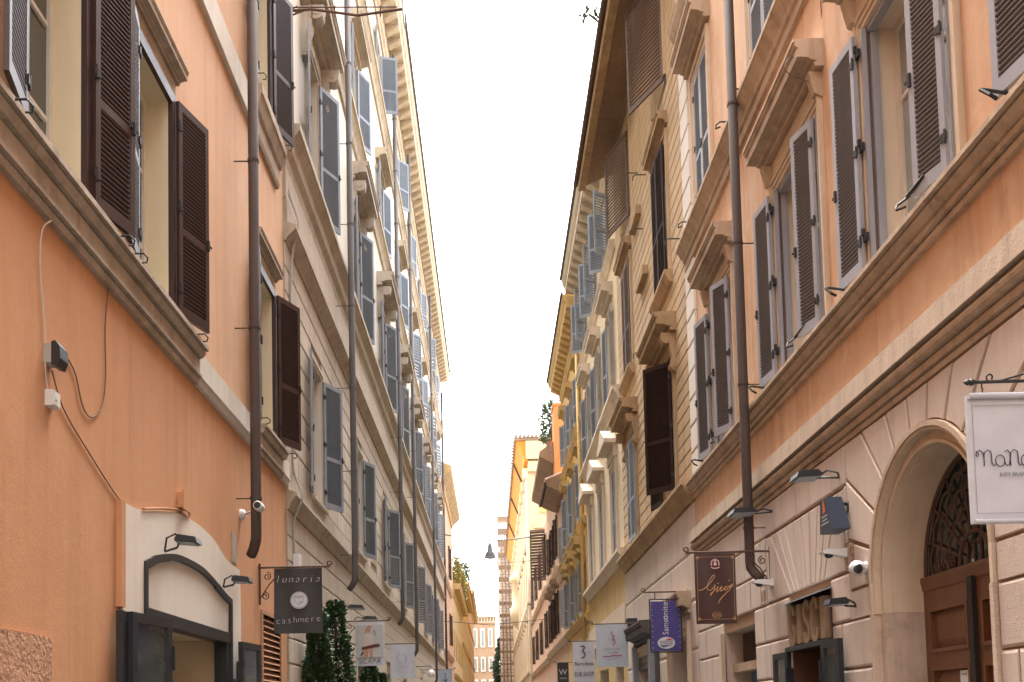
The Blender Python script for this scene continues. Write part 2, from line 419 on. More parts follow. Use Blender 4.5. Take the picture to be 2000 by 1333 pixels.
def cornice(b, s0, s1, z, proj, h, mat, spacing=0, mod=(.28, .42, .24), name='cornice', gutter=True):
    """crowning cornice: bed moulds, soffit, corona, and a bracket every `spacing`"""
    P = [(0, z), (.06, z), (.08, z+h*.12), (.14, z+h*.16), (.16, z+h*.3), (.16, z+h*.52), (proj*.82, z+h*.54), (proj*.84, z+h*.72), (proj*.92, z+h*.78), (proj, z+h*.92), (proj, z+h), (0, z+h*1.08)]
    b.moulding(name, P, s0, s1, mat)
    if spacing:
        w, ln, hh = mod
        def mk(m):
            m.prof([(0, 0), (0, -hh), (.08, -hh), (ln*.45, -hh*.75), (ln*.8, -hh*.5), (ln, -hh*.32), (ln, 0)], 0, w); return m
        k = int((s1-s0)/spacing)
        for i in range(k): b.inst(('modillion', spacing), mk, 'modillion', mat, s0+(i+.3)*spacing, .161, z+h*.535)
    if gutter:
        m = b.mb(); m.tube([(s0, proj+.03, z+h*1.02), (s1, proj+.03, z+h*1.02)], .06, 8); b.part('gutter', m, 'pipe_grey')
def hood(b, s0, s1, z, n, h, mat, name='window_hood', side_ret=0):
    P = [(0, z), (n*.3, z), (n*.34, z+h*.15), (n*.24, z+h*.17), (n*.24, z+h*.2), (n*.46, z+h*.26), (n*.5, z+h*.32), (n*.8, z+h*.35), (n*.82, z+h*.33), (n*.88, z+h*.33), (n*.89, z+h*.62), (n*.82, z+h*.64), (n*.82, z+h*.67), (n*.93, z+h*.74), (n*.97, z+h*.84), (n*.93, z+h*.85), (n*.93, z+h*.88), (n, z+h*.89), (n, z+h), (0, z+h*1.04)]
    return b.moulding(name, P, s0, s1, mat)
def scroll(b, s, z, h, n, w, mat):
    def mk(m):
        pts = [(0, 0)]
        pts += [(n*.95-n*.42*(1-math.cos(R_(t)))*.5-.0, -h*.30*math.sin(R_(t))*.9) for t in range(0, 181, 30)]
        pts += [(n*.42, -h*.45), (n*.3, -h*.62), (n*.34, -h*.74), (n*.44, -h*.84), (n*.36, -h*.95), (n*.18, -h), (0, -h)]
        m.prof(pts, 0, w)
        for cn, cz, r in ((n*.62, -h*.15, h*.14), (n*.26, -h*.86, h*.09)):
            m.lathe((-.015, cn, cz), [(r, 0), (r, w+.03)], 12, 'x')
            m.lathe((-.03, cn, cz), [(r*.45, 0), (r*.45, w+.06)], 10, 'x')
        return m
    return b.inst(('scroll', h, n, w, mat), mk, 'scroll_bracket', mat, s, 0, z)
def drainpipe(b, s, z0, z1, r, mat, label, elbow=True, n=None, clamp=1.9, ds=.25, kink=None):
    n = n or r+.05
    root = empty('drainpipe', b.tf(s, n, z0), label, 'drainpipe', 'drainpipes on the facades')
    m = b.mb(); path = [(s, n, z1)]
    if kink: path += [(s, n, kink[0]+.1), (s, n+kink[1], kink[0]-.15), (s, n+kink[1], kink[2]+.1), (s, n, kink[2]-.15)]
    path += [(s, n, z0+.25)]
    if elbow: path += [(s, n, z0+.22), (s+.01, n*.97, z0+.13), (s+ds*.25, n*.8, z0+.02), (s+ds*.45, n*.62, z0-.05)]
    m.tube(path, r, 12); m.build('pipe', mat, root, True)
    z = z0+.7
    while z < z1:
        c = b.mb(); c.tube([(s, n+(kink[1] if kink and kink[2] < z < kink[0] else 0), z-.02), (s, n+(kink[1] if kink and kink[2] < z < kink[0] else 0), z+.02)], r*1.13, 12)
        c.box(s-.007, s+.007, -.0, n-r*.9, z-.007, z+.007); c.build('clamp', mat, root); z += clamp
    return root
def text(body, size, mat, parent, loc, name='lettering', rot=(math.pi/2, 0, 0), align='CENTER', ext=.002, sx=1, spacing=1, shear=0, roll=0, fit=0, thin=0):
    c = bpy.data.curves.new('t', 'FONT'); c.body = body; c.size = size; c.extrude = ext; c.align_x = align; c.space_character = spacing; c.shear = shear; c.resolution_u = 3; c.offset = -thin
    o = bpy.data.objects.new('t', c); COL.objects.link(o)
    dg = bpy.context.evaluated_depsgraph_get(); me = bpy.data.meshes.new_from_object(o.evaluated_get(dg))
    bpy.data.objects.remove(o); me.name = name; me.materials.clear(); me.materials.append(MATS[mat])
    r = bpy.data.objects.new(name, me); COL.objects.link(r); r.parent = parent
    mw = Matrix.Translation(Vector(loc)) @ Matrix.Rotation(roll, 4, 'Y')
    r.location = loc; r.rotation_mode = 'XYZ'
    r.rotation_euler = (mw.to_3x3() @ Matrix.Rotation(math.pi/2, 3, 'X')).to_euler() if rot == (math.pi/2, 0, 0) else rot
    if fit:
        xs = [v.co.x for v in me.vertices]; sx = fit/(max(xs)-min(xs))
    r.scale = (sx, 1, 1)
    return r
def arc(cx, cz, r, a0, a1, k=16, rx=None): return [(cx+(rx or r)*math.cos(R_(a0+(a1-a0)*i/k)), cz+r*math.sin(R_(a0+(a1-a0)*i/k))) for i in range(k+1)]
def spiral(cx, cz, r0, r1, a0, a1, k=20): return [(cx+(r0+(r1-r0)*i/k)*math.cos(R_(a0+(a1-a0)*i/k)), cz+(r0+(r1-r0)*i/k)*math.sin(R_(a0+(a1-a0)*i/k))) for i in range(k+1)]
#PARTS
# ------------------------------------------------------------------ street ground
def sheet(name, x0, x1, y0, y1, z, mat, th=0):
    m = MB()
    if th: m.box(x0, x1, y0, y1, z-th, z)
    else: m.quad((x0, y0, z), (x1, y0, z), (x1, y1, z), (x0, y1, z))
    return struct(m.build(name, mat))
sheet('ground', -900, 900, -300, 1500, -.02, 'paving')
sheet('street', -2.6, 3.2, -40, 240, 0, 'asphalt')
sheet('pavement_left', -3.4, -2.6, -40, 240, .12, 'paving', .14)
sheet('pavement_right', 3.2, 4.0, -40, 240, .12, 'paving', .14)

# ------------------------------------------------------------------ L1: orange building, left foreground
L1 = Bld('orange_corner_building', -1, 3.4, -8, 17.05, 19.5, 'orange stuccoed building with dark brown louvred shutters, left foreground')
for (s0, s1, z0, z1) in ((7.42, 8.50, 6.03, 8.42), (9.80, 10.86, 6.03, 8.42), (15.05, 16.1, 6.03, 8.42), (15.0, 15.95, 11.15, 13.6), (9.8, 10.86, 11.15, 13.6)):
    L1.opening(s0, s1, z0, z1, d=.24, rows=(.3, .65), fmat='white_frame', pane='glass')
L1.open.append((10.0, 13.34, 0, 3.47))
L1.open.append((15.18, 16.45, 1.2, 3.24))
L1.body('orange')
L1.wall('orange', z1=5.6)
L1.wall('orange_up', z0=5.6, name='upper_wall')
# moulded sill course: old stone near the camera, renewed white band further on
sillP = [(0, 5.58), (.05, 5.58), (.07, 5.63), (.045, 5.635), (.045, 5.65), (.10, 5.66), (.10, 5.69), (.06, 5.695), (.06, 5.71), (.075, 5.712), (.075, 5.865), (.05, 5.87), (.05, 5.885), (.11, 5.89), (.15, 5.945), (.12, 5.95), (.12, 5.965), (.18, 5.97), (.18, 6.02), (0, 6.03)]
L1.moulding('sill_course', sillP, -8, 11.78, 'sillstone')
L1.moulding('sill_course', [(0, 5.58), (.05, 5.58), (.07, 5.64), (.10, 5.66), (.10, 5.69), (.075, 5.71), (.075, 5.98), (0, 5.985)], 11.783, 14.9, 'whiteband')
L1.moulding('sill_course', sillP, 14.903, 16.55, 'sillstone')
L1.moulding('sill_course', [(0, 5.58), (.05, 5.58), (.07, 5.64), (.10, 5.66), (.10, 5.69), (.075, 5.71), (.075, 5.96), (0, 5.965)], 16.553, 17.04, 'whiteband')
L1.moulding('string_course', [(0, 10.42), (.07, 10.42), (.07, 10.86), (0, 10.87)], -8, 14.7, 'whiteband')
L1.moulding('string_course', [(0, 10.42), (.05, 10.42), (.07, 10.48), (.07, 10.72), (.11, 10.76), (.17, 10.95), (.19, 10.96), (.19, 11.1), (0, 11.12)], 14.703, 16.5, 'sillstone')
def brown_window(s0, s1, z0, z1, an, af, near=True):
    m = L1.mb(); w = .13
    m.box(s0-w, s0, 0, .05, z0, z1+w).box(s1, s1+w, 0, .05, z0, z1+w).box(s0, s1, 0, .05, z1, z1+w)
    L1.part('shutter_frame', m, 'brown_wood')
    m = L1.mb(); m.box(s0-.2, s1+.2, 0, .02, z1+w+.002, z1+.34); L1.part('window_frieze', m, 'sillstone')
    hood(L1, s0-.28, s1+.28, z1+.36, .15, .16, 'sillstone')
    L1.shutter(s1+w*.8, .07, z0+.06, z1+.08, .60, 1, af, 'brown_wood', each=True)
    if near: L1.shutter(s0-w*.8, .07, z0+.06, z1+.08, .60, -1, an, 'brown_wood', each=True)
    L1.holdback(s1+.45, z0-.03, .1); L1.holdback(s0-.5, z0-.03, .1)
brown_window(7.42, 8.50, 6.03, 8.42, 13, 13)
brown_window(9.80, 10.86, 6.03, 8.42, 11, 16)
brown_window(15.05, 16.1, 6.03, 8.42, 11, 24)
brown_window(15.0, 15.95, 11.15, 13.6, 11, 20)
m = L1.mb(); m.box(9.6, 10.98, 0, .05, 11.15, 13.7); L1.part('closed_shutters', m, 'brown_wood')
# rough plaster patch low on the wall and a sunken repair
m = L1.mb(); m.box(6.2, 7.9, 0, .03, 0, 2.33); L1.part('plaster_dado', m, 'orange_rough')
m = L1.mb(); m.box(13.45, 13.7, 0, .012, 3.75, 4.15); L1.part('plaster_patch', m, 'sillstone')
# vent with sloping slats beside the shop
for i in range(22):
    z = 1.25+i*.09
    L1.inst('vs', lambda m: m.prof([(-.06, .075), (-.055, .085), (.02, .012), (.015, 0)], 0, 1.25), 'vent_slat', 'orange_rough', 15.19, 0, z)
m = L1.mb(); m.box(15.12, 15.18, 0, .03, 1.15, 3.3).box(16.45, 16.51, 0, .03, 1.15, 3.3).box(15.18, 16.45, 0, .03, 3.24, 3.3); m.quad((15.18, -.1, 1.2), (16.45, -.1, 1.2), (16.45, -.1, 3.24), (15.18, -.1, 3.24)); L1.part('vent_frame', m, 'orange_rough')
# shop front: white plaster surround, arched black steel frame, blind tympanum, room behind
so = [(9.43, .1), (9.43, 2.7), (9.43, 3.71), (9.91, 3.72), (10.36, 3.81), (11.12, 3.93), (11.79, 3.95), (12.3, 3.92), (12.66, 3.86), (13.15, 3.73), (13.82, 3.69), (13.86, 3.2), (13.86, .1)]
si = [(10.0, .1), (10.0, 2.4), (10.0, 3.24), (10.18, 3.30), (10.36, 3.355), (11.02, 3.465), (11.78, 3.475), (12.2, 3.44), (12.65, 3.36), (13.1, 3.27), (13.34, 3.24), (13.34, 2.6), (13.34, .1)]
def smooth2(P, a, b, k=4):
    out = P[:a]
    for i in range(a, b):
        p0, p1, p2, p3 = [Vector(P[j]) for j in (max(i-1, a), i, i+1, min(i+2, b))]
        for q in range(k): t_ = q/k; out.append(tuple(.5*((2*p1)+(p2-p0)*t_+(2*p0-5*p1+4*p2-p3)*t_*t_+(3*p1-p0-3*p2+p3)*t_**3)))
    return out+P[b:]
so, si = smooth2(so, 2, 10), smooth2(si, 2, 10)
m = L1.mb(); m.strip(so, si, -.02, .022); L1.part('plaster_surround', m, 'whiteplaster')
m = L1.mb(); m.box(9.32, 9.425, 0, .05, 2.72, 3.70); L1.part('plaster_edge', m, 'orange')
def inset(P, d):
    c = (11.67, 1.6); return [(x+(c[0]-x)/abs(c[0]-x)*d if abs(x-c[0]) > .9 else x, z-(d if z > 3.2 else 0)) for x, z in P]
m = L1.mb(); m.strip(si, inset(si, .07), -.06, .045); L1.part('arch_frame', m, 'black_frame')
ti = inset(si, .07)
m = L1.mb(); m.ext([(10.09, 2.795)]+[p for p in ti[2:35]]+[(13.25, 2.795)], -.08, .008); L1.part('tympanum', m, 'whiteplaster')
m = L1.mb(); m.box(10.09, 13.25, -.14, .035, 2.66, 2.793).box(13.12, 13.25, -.14, .02, 0, 2.66).box(10.09, 10.2, -.14, .02, 0, 2.66); L1.part('shop_frame', m, 'black_frame')
m = L1.mb(); m.quad((10.1, -.14, 2.7), (13.25, -.14, 2.7), (13.25, -1.0, 2.7), (10.1, -1.0, 2.7)); m.quad((10.1, -1.0, 0), (13.25, -1.0, 0), (13.25, -1.0, 2.7), (10.1, -1.0, 2.7))
m.quad((13.25, -.14, 0), (13.25, -1.0, 0), (13.25, -1.0, 2.7), (13.25, -.14, 2.7)); m.quad((10.1, -.14, 0), (10.1, -1.0, 0), (10.1, -1.0, 2.7), (10.1, -.14, 2.7)); m.quad((10.1, -.14, .13), (13.25, -.14, .13), (13.25, -1.0, .13), (10.1, -1.0, .13))
L1.part('shop_interior', m, 'room')
m = L1.mb(); m.lathe((11.4, -.6, 2.62), [(.2, 0), (.22, .03), (.22, .075)], 16); L1.part('ceiling_fitting', m, 'rust_iron')
def glazed_door(b, s, n, z0, z1, w, ds, a, mat, kick=.25):
    """glazed door leaf with hinges, swung out"""
    ar = R_(a); dx, dy = -b.side*math.sin(ar), ds*math.cos(ar); m = MB(); h = z1-z0
    m.box(0, .09, -.03, .03, 0, h).box(w-.09, w, -.03, .03, 0, h).box(.09, w-.09, -.03, .03, h-.09, h).box(.09, w-.09, -.03, .03, 0, kick)
    o = link('shop_door', m.mesh('shop_door', mat), parent=b.root, loc=Vector(b.tf(s, n, z0))-b.W, rotz=math.atan2(dy, dx))
    g = MB(); g.box(.088, w-.088, -.006, .006, kick-.002, h-.088); link('pane', g.mesh('pane', 'door_glass'), parent=o)
    g = MB()
    for q in (.2, .85): g.box(-.02, .0, -.05, .05, h*q-.12, h*q+.12)
    link('hinge', g.mesh('hinge', mat), parent=o); return o
glazed_door(L1, 10.06, .25, .15, 2.66, .85, -1, -6, 'black_frame')
glazed_door(L1, 9.98, .11, .15, 2.66, .88, -1, 0, 'black_frame')
glazed_door(L1, 13.5, .10, .15, 2.70, .75, 1, 6, 'black_frame')
m = L1.mb(); m.box(13.1, 13.5, .02, .1, 2.05, 2.2).box(13.40, 13.5, .1, .16, 2.0, 2.35); L1.part('door_hinge_arm', m, 'black_frame')

drainpipe(L1, 13.72, 3.95, 19.5, .07, 'pipe_brown', 'brown drainpipe down the orange facade ending above the black cashmere sign', n=.27, clamp=2.35, ds=.3)
def cable(name, b, pts, r, mat, label, sm=6):
    P = [Vector(p) for p in pts]; out = []
    for i in range(len(P)-1):
        p0, p1, p2, p3 = P[max(i-1, 0)], P[i], P[i+1], P[min(i+2, len(P)-1)]
        for k in range(sm):
            t = k/sm; out.append(tuple(.5*((2*p1)+(p2-p0)*t+(2*p0-5*p1+4*p2-p3)*t*t+(3*p1-p0-3*p2+p3)*t**3)))
    out.append(tuple(P[-1])); m = MB(b.tf); m.tube(out, r, 6)
    return tag(m.build(name, mat, smooth=True, origin=b.tf(*pts[-1])), label, 'cable')
cable('cable', L1, [(7.78, .06, 5.56), (7.70, .03, 5.45), (7.70, .012, 5.2), (7.74, .012, 4.95), (7.80, .012, 4.6), (7.80, .012, 4.4), (7.84, .015, 4.25)], .006, 'cable_white', 'thin white cable hanging from the sill course to the white box')
cable('cable', L1, [(7.9, .02, 4.60), (8.1, .012, 4.65), (8.36, .012, 4.56), (8.52, .012, 4.33), (8.72, .012, 4.29), (8.95, .012, 4.47), (9.03, .012, 4.75), (9.02, .012, 5.2), (9.04, .03, 5.56)], .006, 'cable_brown', 'grey brown cable looping from the siren up to the sill course')
cable('cable', L1, [(7.9, .02, 4.42), (8.15, .012, 4.18), (8.7, .012, 3.95), (9.1, .012, 3.8), (9.38, .012, 3.71)], .006, 'cable_brown', 'brown cable running diagonally down to the white shop surround')
cable('cable', L1, [(9.95, .03, 3.745), (10.6, .03, 3.88), (11.1, .03, 3.965), (11.3, .03, 3.95), (11.5, .03, 3.98), (11.3, .04, 4.06), (11.2, .04, 3.99)], .012, 'orange_rough', 'painted cable lying along the top of the white shop surround')
t = empty('junction_box', L1.tf(11.2, .0, 3.95), 'small orange painted junction box above the white arched shop surround', 'junction box')
m = L1.mb(); m.box(11.12, 11.32, 0, .07, 4.0, 4.17); m.build('box', 'orange', t); m = L1.mb(); m.box(11.10, 11.34, .07, .085, 3.98, 4.19); m.build('lid', 'orange', t)
t = empty('alarm_siren', L1.tf(7.86, 0, 4.44), 'beige and black siren box on the orange wall with cables above and below', 'siren')
m = L1.mb(); m.box(7.79, 7.93, 0, .06, 4.445, 4.595); m.build('housing', 'grey_plastic', t)
m = L1.mb(); m.prof([(.061, 4.43), (.061, 4.61), (.09, 4.62), (.125, 4.575), (.13, 4.48), (.105, 4.415)], 7.79, 7.945); m.build('lamp_cover', 'black_plastic', t)
t = empty('meter_box', L1.tf(7.92, 0, 4.1), 'small white plastic junction box on the orange wall below the siren', 'junction box')
m = L1.mb(); m.box(7.82, 7.95, 0, .06, 4.12, 4.245); m.build('housing', 'white_plastic', t); m = L1.mb(); m.box(7.83, 7.94, .06, .07, 4.13, 4.235).box(7.85, 7.88, .07, .077, 4.17, 4.195); m.build('lid', 'white_plastic', t)
def floodlight(b, s, z, n0, label, L=.3, up=.1, ds=.12, hw=.11):
    t = empty('floodlight', b.tf(s, n0, z), label, 'floodlight', 'floodlights')
    m = b.mb(); m.tube([(s, n0, z), (s, n0+.02, z+up), (s+ds*.3, n0+.1, z+up+.05), (s+ds*.6, n0+L*.6, z+up*.8)], .012, 6); m.tube([(s, n0, z), (s+ds*.2, n0+.12, z+up*.3), (s+ds*.5, n0+L*.6, z+up*.7)], .012, 6); m.build('arm', 'iron', t)
    m = b.mb(); m.prof([(n0+L*.5, z+up*.75), (n0+L*.5, z+up*.75+.03), (n0+L*.65, z+up*.75+.07), (n0+L+.1, z+up*.6+.06), (n0+L+.12, z+up*.6)], s+ds*.6-hw, s+ds*.6+hw); m.build('head', 'black_plastic', t)
    m = b.mb(); m.prof([(n0+L*.53, z+up*.75-.012), (n0+L*.53, z+up*.75-.002), (n0+L+.09, z+up*.6-.002), (n0+L+.09, z+up*.6-.012)], s+ds*.6-hw+.02, s+ds*.6+hw-.02); m.build('glass', 'mesh_grey', t)
    return t
floodlight(L1, 10.55, 3.42, .05, 'black floodlight on the crown of the arched shop frame', L=.22, up=.14)
floodlight(L1, 12.85, 3.34, .05, 'black floodlight on the right haunch of the arched shop frame', L=.22, up=.1)
def bullet_cam(b, s, z, label, n0=0, dome=False):
    t = empty('security_camera', b.tf(s, n0, z), label, 'camera', 'security cameras')
    m = b.mb(); m.lathe((s, n0, z), [(.055, 0), (.05, .05), (.03, .06)], 14, 'y'); m.build('mount', 'white_plastic', t, True)
    d = MB(); p = Vector(b.tf(s, n0+.14, z-.01)); k = 14
    d.lathe(tuple(p+Vector((0, .08, 0))), [(.02, .0), (.05, -.01), (.055, -.05), (.055, -.16), (.05, -.17)], k, 'y'); d.build('body', 'white_plastic', t, True)
    d = MB(); d.lathe(tuple(p+Vector((0, .08, 0))), [(.042, -.168), (.042, -.175), (.02, -.178)], k, 'y'); d.build('lens', 'black_plastic', t)
    return t
t = empty('security_camera', L1.tf(13.95, 0, 4.45), 'white security camera on the orange wall in front of the drainpipe', 'camera', 'security cameras')
m = L1.mb(); m.lathe((13.95, 0, 4.48), [(.07, 0), (.065, .06), (.03, .08)], 14, 'y'); m.tube([(13.95, .06, 4.48), (13.7, .3, 4.5), (13.5, .37, 4.5)], .018, 8); m.build('mount', 'white_plastic', t, True)
m = MB(); cp = L1.tf(13.5, .37, 4.48); m.lathe(cp, [(.02, .06), (.055, .05), (.06, 0), (.06, -.14), (.055, -.15)], 14, 'y'); m.build('body', 'white_plastic', t, True)
m = MB(); m.lathe(cp, [(.045, -.151), (.045, -.156), (.02, -.158)], 14, 'y'); m.build('lens', 'black_plastic', t)
# ------------------------------------------------------------------ hanging signs
def sign(b, s, x0, x1, z0, z1, label, mat, name='hanging_sign', fabric=True, bracket=True, wav=.02, th=.02, arm_z=None, arm_over=.12, scrolls=True, r=.016):
    """banner facing along the street; x0/x1 are world X, s its place along the street"""
    t = empty(name, (x0 if b.side < 0 else x1, s, z0), label, 'shop sign', 'hanging shop signs')
    m = MB(); nx, nz = 14, 18; ph = random.random()*6
    def y(u, v): return s+(wav*math.sin(u*4+ph)*(1-v)*.9+wav*.5*math.sin(u*9+v*3+ph)) if fabric else s
    for off in (0, th):
        base = len(m.v)
        for j in range(nz+1):
            for i in range(nx+1):
                u, v = i/nx, j/nz; m.v.append((x0+(x1-x0)*u, y(u, v)+off, z0+(z1-z0)*v))
        for j in range(nz):
            for i in range(nx):
                q = base+j*(nx+1)+i; m.f.append((q, q+1, q+nx+2, q+nx+1))
    N = (nx+1)*(nz+1)
    edge = [i for i in range(nx+1)]+[j*(nx+1)+nx for j in range(1, nz+1)]+[nz*(nx+1)+i for i in range(nx-1, -1, -1)]+[j*(nx+1) for j in range(nz-1, 0, -1)]
    for p, q in zip(edge, edge[1:]+edge[:1]): m.f.append((p, q, q+N, p+N))
    m.build('panel', mat, t)
    if bracket:
        az = arm_z or z1+.01; wx = b.side*b.D; tip = (x1 if b.side < 0 else x0); m = MB(); sd = b.side
        m.tube([(wx, s+.01, az), (tip-sd*arm_over, s+.01, az)], r, 8)
        c = spiral(tip-sd*arm_over, az+.045, .045, .02, -90, -90-sd*-400, 20) if scrolls else []
        if c: m.tube([(x, s+.01, z) for x, z in c], r*.7, 6)
        m.tube([(wx-sd*.02, s+.01, az+.06), (wx-sd*.02, s+.01, az-.55)], r, 8)
        if scrolls:
            m.tube([(wx-sd*.03, s+.01, az-.45), (wx-sd*.16, s+.01, az-.25), (wx-sd*.3, s+.01, az-.1)], r*.6, 6)
            for cx, cz, rr in ((.13, -.13, .06), (.1, -.42, .06)):
                m.tube([(x, s+.01, z) for x, z in spiral(wx-sd*cx, az+cz, rr, .015, 90, 90+sd*500, 24)], r*.55, 6)
        m.build('bracket', 'rust_iron', t)
    return t
def rel(t, x, s, z): return Vector((x, s, z))-Vector(t.location)
def curve(t, pts, r, mat, s, name='lettering', close=False):
    m = MB(); m.tube([(x, s, z) for x, z in pts], r, 5); return m.build(name, mat, t)
def disc(t, cx, cz, rx, rz, s, mat, name, k=28, inner=0, th=.003):
    m = MB(lambda a, b_, c: (a, s-b_, c))
    P = [(cx+rx*math.cos(2*math.pi*i/k), cz+rz*math.sin(2*math.pi*i/k)) for i in range(k+1)]
    if inner: m.strip(P, [(cx+(x-cx)*inner, cz+(z-cz)*inner) for x, z in P], 0, th)
    else: m.ext(P[:-1], 0, th)
    return m.build(name, mat, t)
# ------------------------------------------------------------------ L2: long beige palazzo
L2 = Bld('beige_palazzo', -1, 3.4, 17.07, 73, 25.6, 'long beige palazzo with blue grey shutters, scrolled window hoods and bracketed cornice', depth=12)
PIT = 6.5; cen = [20.15+PIT*k for k in range(8)]
for c in cen:
    L2.opening(c-.62, c+.62, 5.95, 8.62, rmat='beige_up', fmat='blue_wood', d=.22)
    L2.opening(c-.62, c+.62, 11.95, 15.0, rmat='beige_up', fmat='blue_wood', d=.22)
    L2.opening(c-.6, c+.6, 17.35, 19.6, rmat='beige_up', fmat='blue_wood', d=.2)
    L2.opening(c-.55, c+.55, 22.2, 24.3, rmat='beige_up', fmat='blue_wood', d=.2)
L2.open.append((28.95, 30.5, 6.15, 8.3))
for c in (19.55, 26.6, 33.6, 39.6, 52.6): L2.open.append((c-.75, c+.75, 0, 3.1))
L2.body('beige_up')
L2.wall('joint_l', z1=10.0, name='wall')
L2.wall('beige_up', z0=10.0, name='upper_wall')
m = L2.mb(); m.quad((28.95, -.07, 6.15), (30.5, -.07, 6.15), (30.5, -.07, 8.3), (28.95, -.07, 8.3)); L2.part('blind_window', m, 'beige'); L2.reveal(28.95, 30.5, 6.15, 8.3, .07, 'beige', n=.02)
for c in (19.55, 26.6, 33.6, 39.6, 52.6):
    L2.reveal(c-.75, c+.75, 0, 3.1, .4, 'beige', name='door_reveal')
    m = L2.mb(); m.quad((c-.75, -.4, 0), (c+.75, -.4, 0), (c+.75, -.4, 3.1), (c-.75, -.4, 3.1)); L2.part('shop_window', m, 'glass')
L2.moulding('string_course', [(0, 5.2), (.05, 5.2), (.07, 5.3), (.16, 5.42), (.18, 5.43), (.18, 5.48), (.06, 5.52), (.045, 5.53), (.045, 5.9), (0, 5.9)], 17.1, 73, 'beige_trim')
L2.moulding('string_course', [(0, 9.85), (.04, 9.85), (.06, 9.9), (.2, 10.05), (.22, 10.06), (.22, 10.12), (.07, 10.18), (.06, 10.6), (0, 10.6)], 17.1, 73, 'beige_trim')
L2.moulding('sill_course', [(0, 11.2), (.05, 11.2), (.07, 11.35), (.15, 11.45), (.17, 11.62), (.28, 11.78), (.31, 11.79), (.31, 11.9), (0, 11.94)], 17.1, 73, 'beige_trim')
L2.moulding('string_course', [(0, 16.85), (.06, 16.85), (.1, 17.0), (.2, 17.15), (.24, 17.16), (.24, 17.26), (0, 17.3)], 17.1, 73, 'cornice_l')
L2.moulding('string_course', [(0, 21.7), (.06, 21.7), (.1, 21.85), (.2, 22.0), (.24, 22.01), (.24, 22.12), (0, 22.15)], 17.1, 73, 'cornice_l')
L2.moulding('corner_strip', [(0, 10.62), (.05, 10.62), (.05, 11.19), (0, 11.19)], 17.1, 73, 'beige')
courses(L2, 17.1, 73, 0, 5.2, .433, 1.15, 'beige_block', proud=.028, limit=60)
courses(L2, 17.1, 73, 5.91, 9.84, .4366, 1.15, 'beige_block', proud=.028, limit=235)
cornice(L2, 17.0, 73.1, 25.1, .78, 1.5, 'cornice_l', .72, (.26, .46, .3))
def leafpair(b, c, hw, z0, z1, w, an, af, mat, smat, pitch, n=.05, **k):
    b.shutter(c+hw, n, z0, z1, w, 1, af, mat, smat, pitch=pitch, **k); b.shutter(c-hw, n, z0, z1, w, -1, an, mat, smat, pitch=pitch, **k)
rnd = random.Random(3)
for k, c in enumerate(cen):
    hg = k < 3; pt = (.05, .055, .065, .08, .1, .12, .14, .14)[k]
    L2.surround(c-.62, c+.62, 5.93, 8.62, .14, .05, 'beige')
    m = L2.mb(); m.box(c-.8, c+.8, 0, .12, 5.86, 5.93); L2.part('window_sill', m, 'beige_trim')
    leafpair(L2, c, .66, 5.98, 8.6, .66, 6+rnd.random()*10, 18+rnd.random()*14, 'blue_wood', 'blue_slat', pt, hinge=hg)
    L2.surround(c-.62, c+.62, 11.95, 15.0, .2, .06, 'beige_trim')
    hood(L2, c-1.25, c+1.25, 15.45, .55, .42, 'beige_trim')
    m = L2.mb(); m.box(c-1.1, c+1.1, 0, .05, 15.2, 15.44); L2.part('window_frieze', m, 'beige_trim')
    for sx in (-1.12, .88): scroll(L2, c+sx, 15.44, 1.0, .46, .24, 'beige_trim')
    leafpair(L2, c, .66, 12.0, 14.95, .68, 8+rnd.random()*8, 18+rnd.random()*14, 'blue_wood', 'blue_slat', pt, hinge=hg)
    L2.surround(c-.6, c+.6, 17.3, 19.6, .16, .05, 'cornice_l')
    hood(L2, c-1.05, c+1.05, 19.75, .42, .34, 'cornice_l')
    leafpair(L2, c, .64, 17.4, 19.55, .64, 6+rnd.random()*8, 18+rnd.random()*16, 'blue_wood', 'blue_slat', pt*1.2, hinge=False)
    if k == 2: L2.shutter(c+.62, .05, 22.25, 24.25, .58, 1, 75, 'blue_wood', 'blue_slat', pitch=.08, hinge=False); L2.shutter(c-.62, .05, 22.25, 24.25, .58, -1, 8, 'blue_wood', 'blue_slat', pitch=.08, hinge=False)
    else: leafpair(L2, c, .6, 22.25, 24.25, .6, 6+rnd.random()*8, 18+rnd.random()*24, 'blue_wood', 'blue_slat', pt*1.2, hinge=False)
    L2.surround(c-.55, c+.55, 22.15, 24.3, .14, .05, 'cornice_l')
drainpipe(L2, 22.75, 4.6, 25.0, .07, 'pipe_grey', 'dark drainpipe between the first two window bays of the beige palazzo', n=.40)
drainpipe(L2, 34.9, 4.9, 25.0, .07, 'pipe_grey', 'dark drainpipe between the third and fourth window bays of the beige palazzo', n=.40)
drainpipe(L2, 41.3, 4.2, 25.0, .07, 'pipe_grey', 'dark drainpipe between the fourth and fifth window bays of the beige palazzo', n=.40)
drainpipe(L2, 55.6, 3.5, 25.0, .07, 'pipe_grey', 'dark drainpipe near the far end of the beige palazzo', n=.40)
drainpipe(L2, 72.7, 2.5, 25.0, .08, 'pipe_brown', 'brown drainpipe at the far corner of the beige palazzo', n=.2)
cable('cable', L2, [(17.35, .04, 11.6), (17.35, .04, 10.9), (17.4, .2, 10.3), (17.42, .1, 9.8), (17.42, .05, 9), (17.5, .05, 7), (17.5, .05, 6), (17.5, .2, 5.5), (17.5, .06, 5.1), (17.52, .05, 4.5)], .022, 'grey_plastic', 'thin conduit climbing the near corner of the beige palazzo')
t = empty('conduit_box', L2.tf(17.6, 0, 4.2), 'pale conduit box at the palazzo corner above the black cashmere sign', 'junction box')
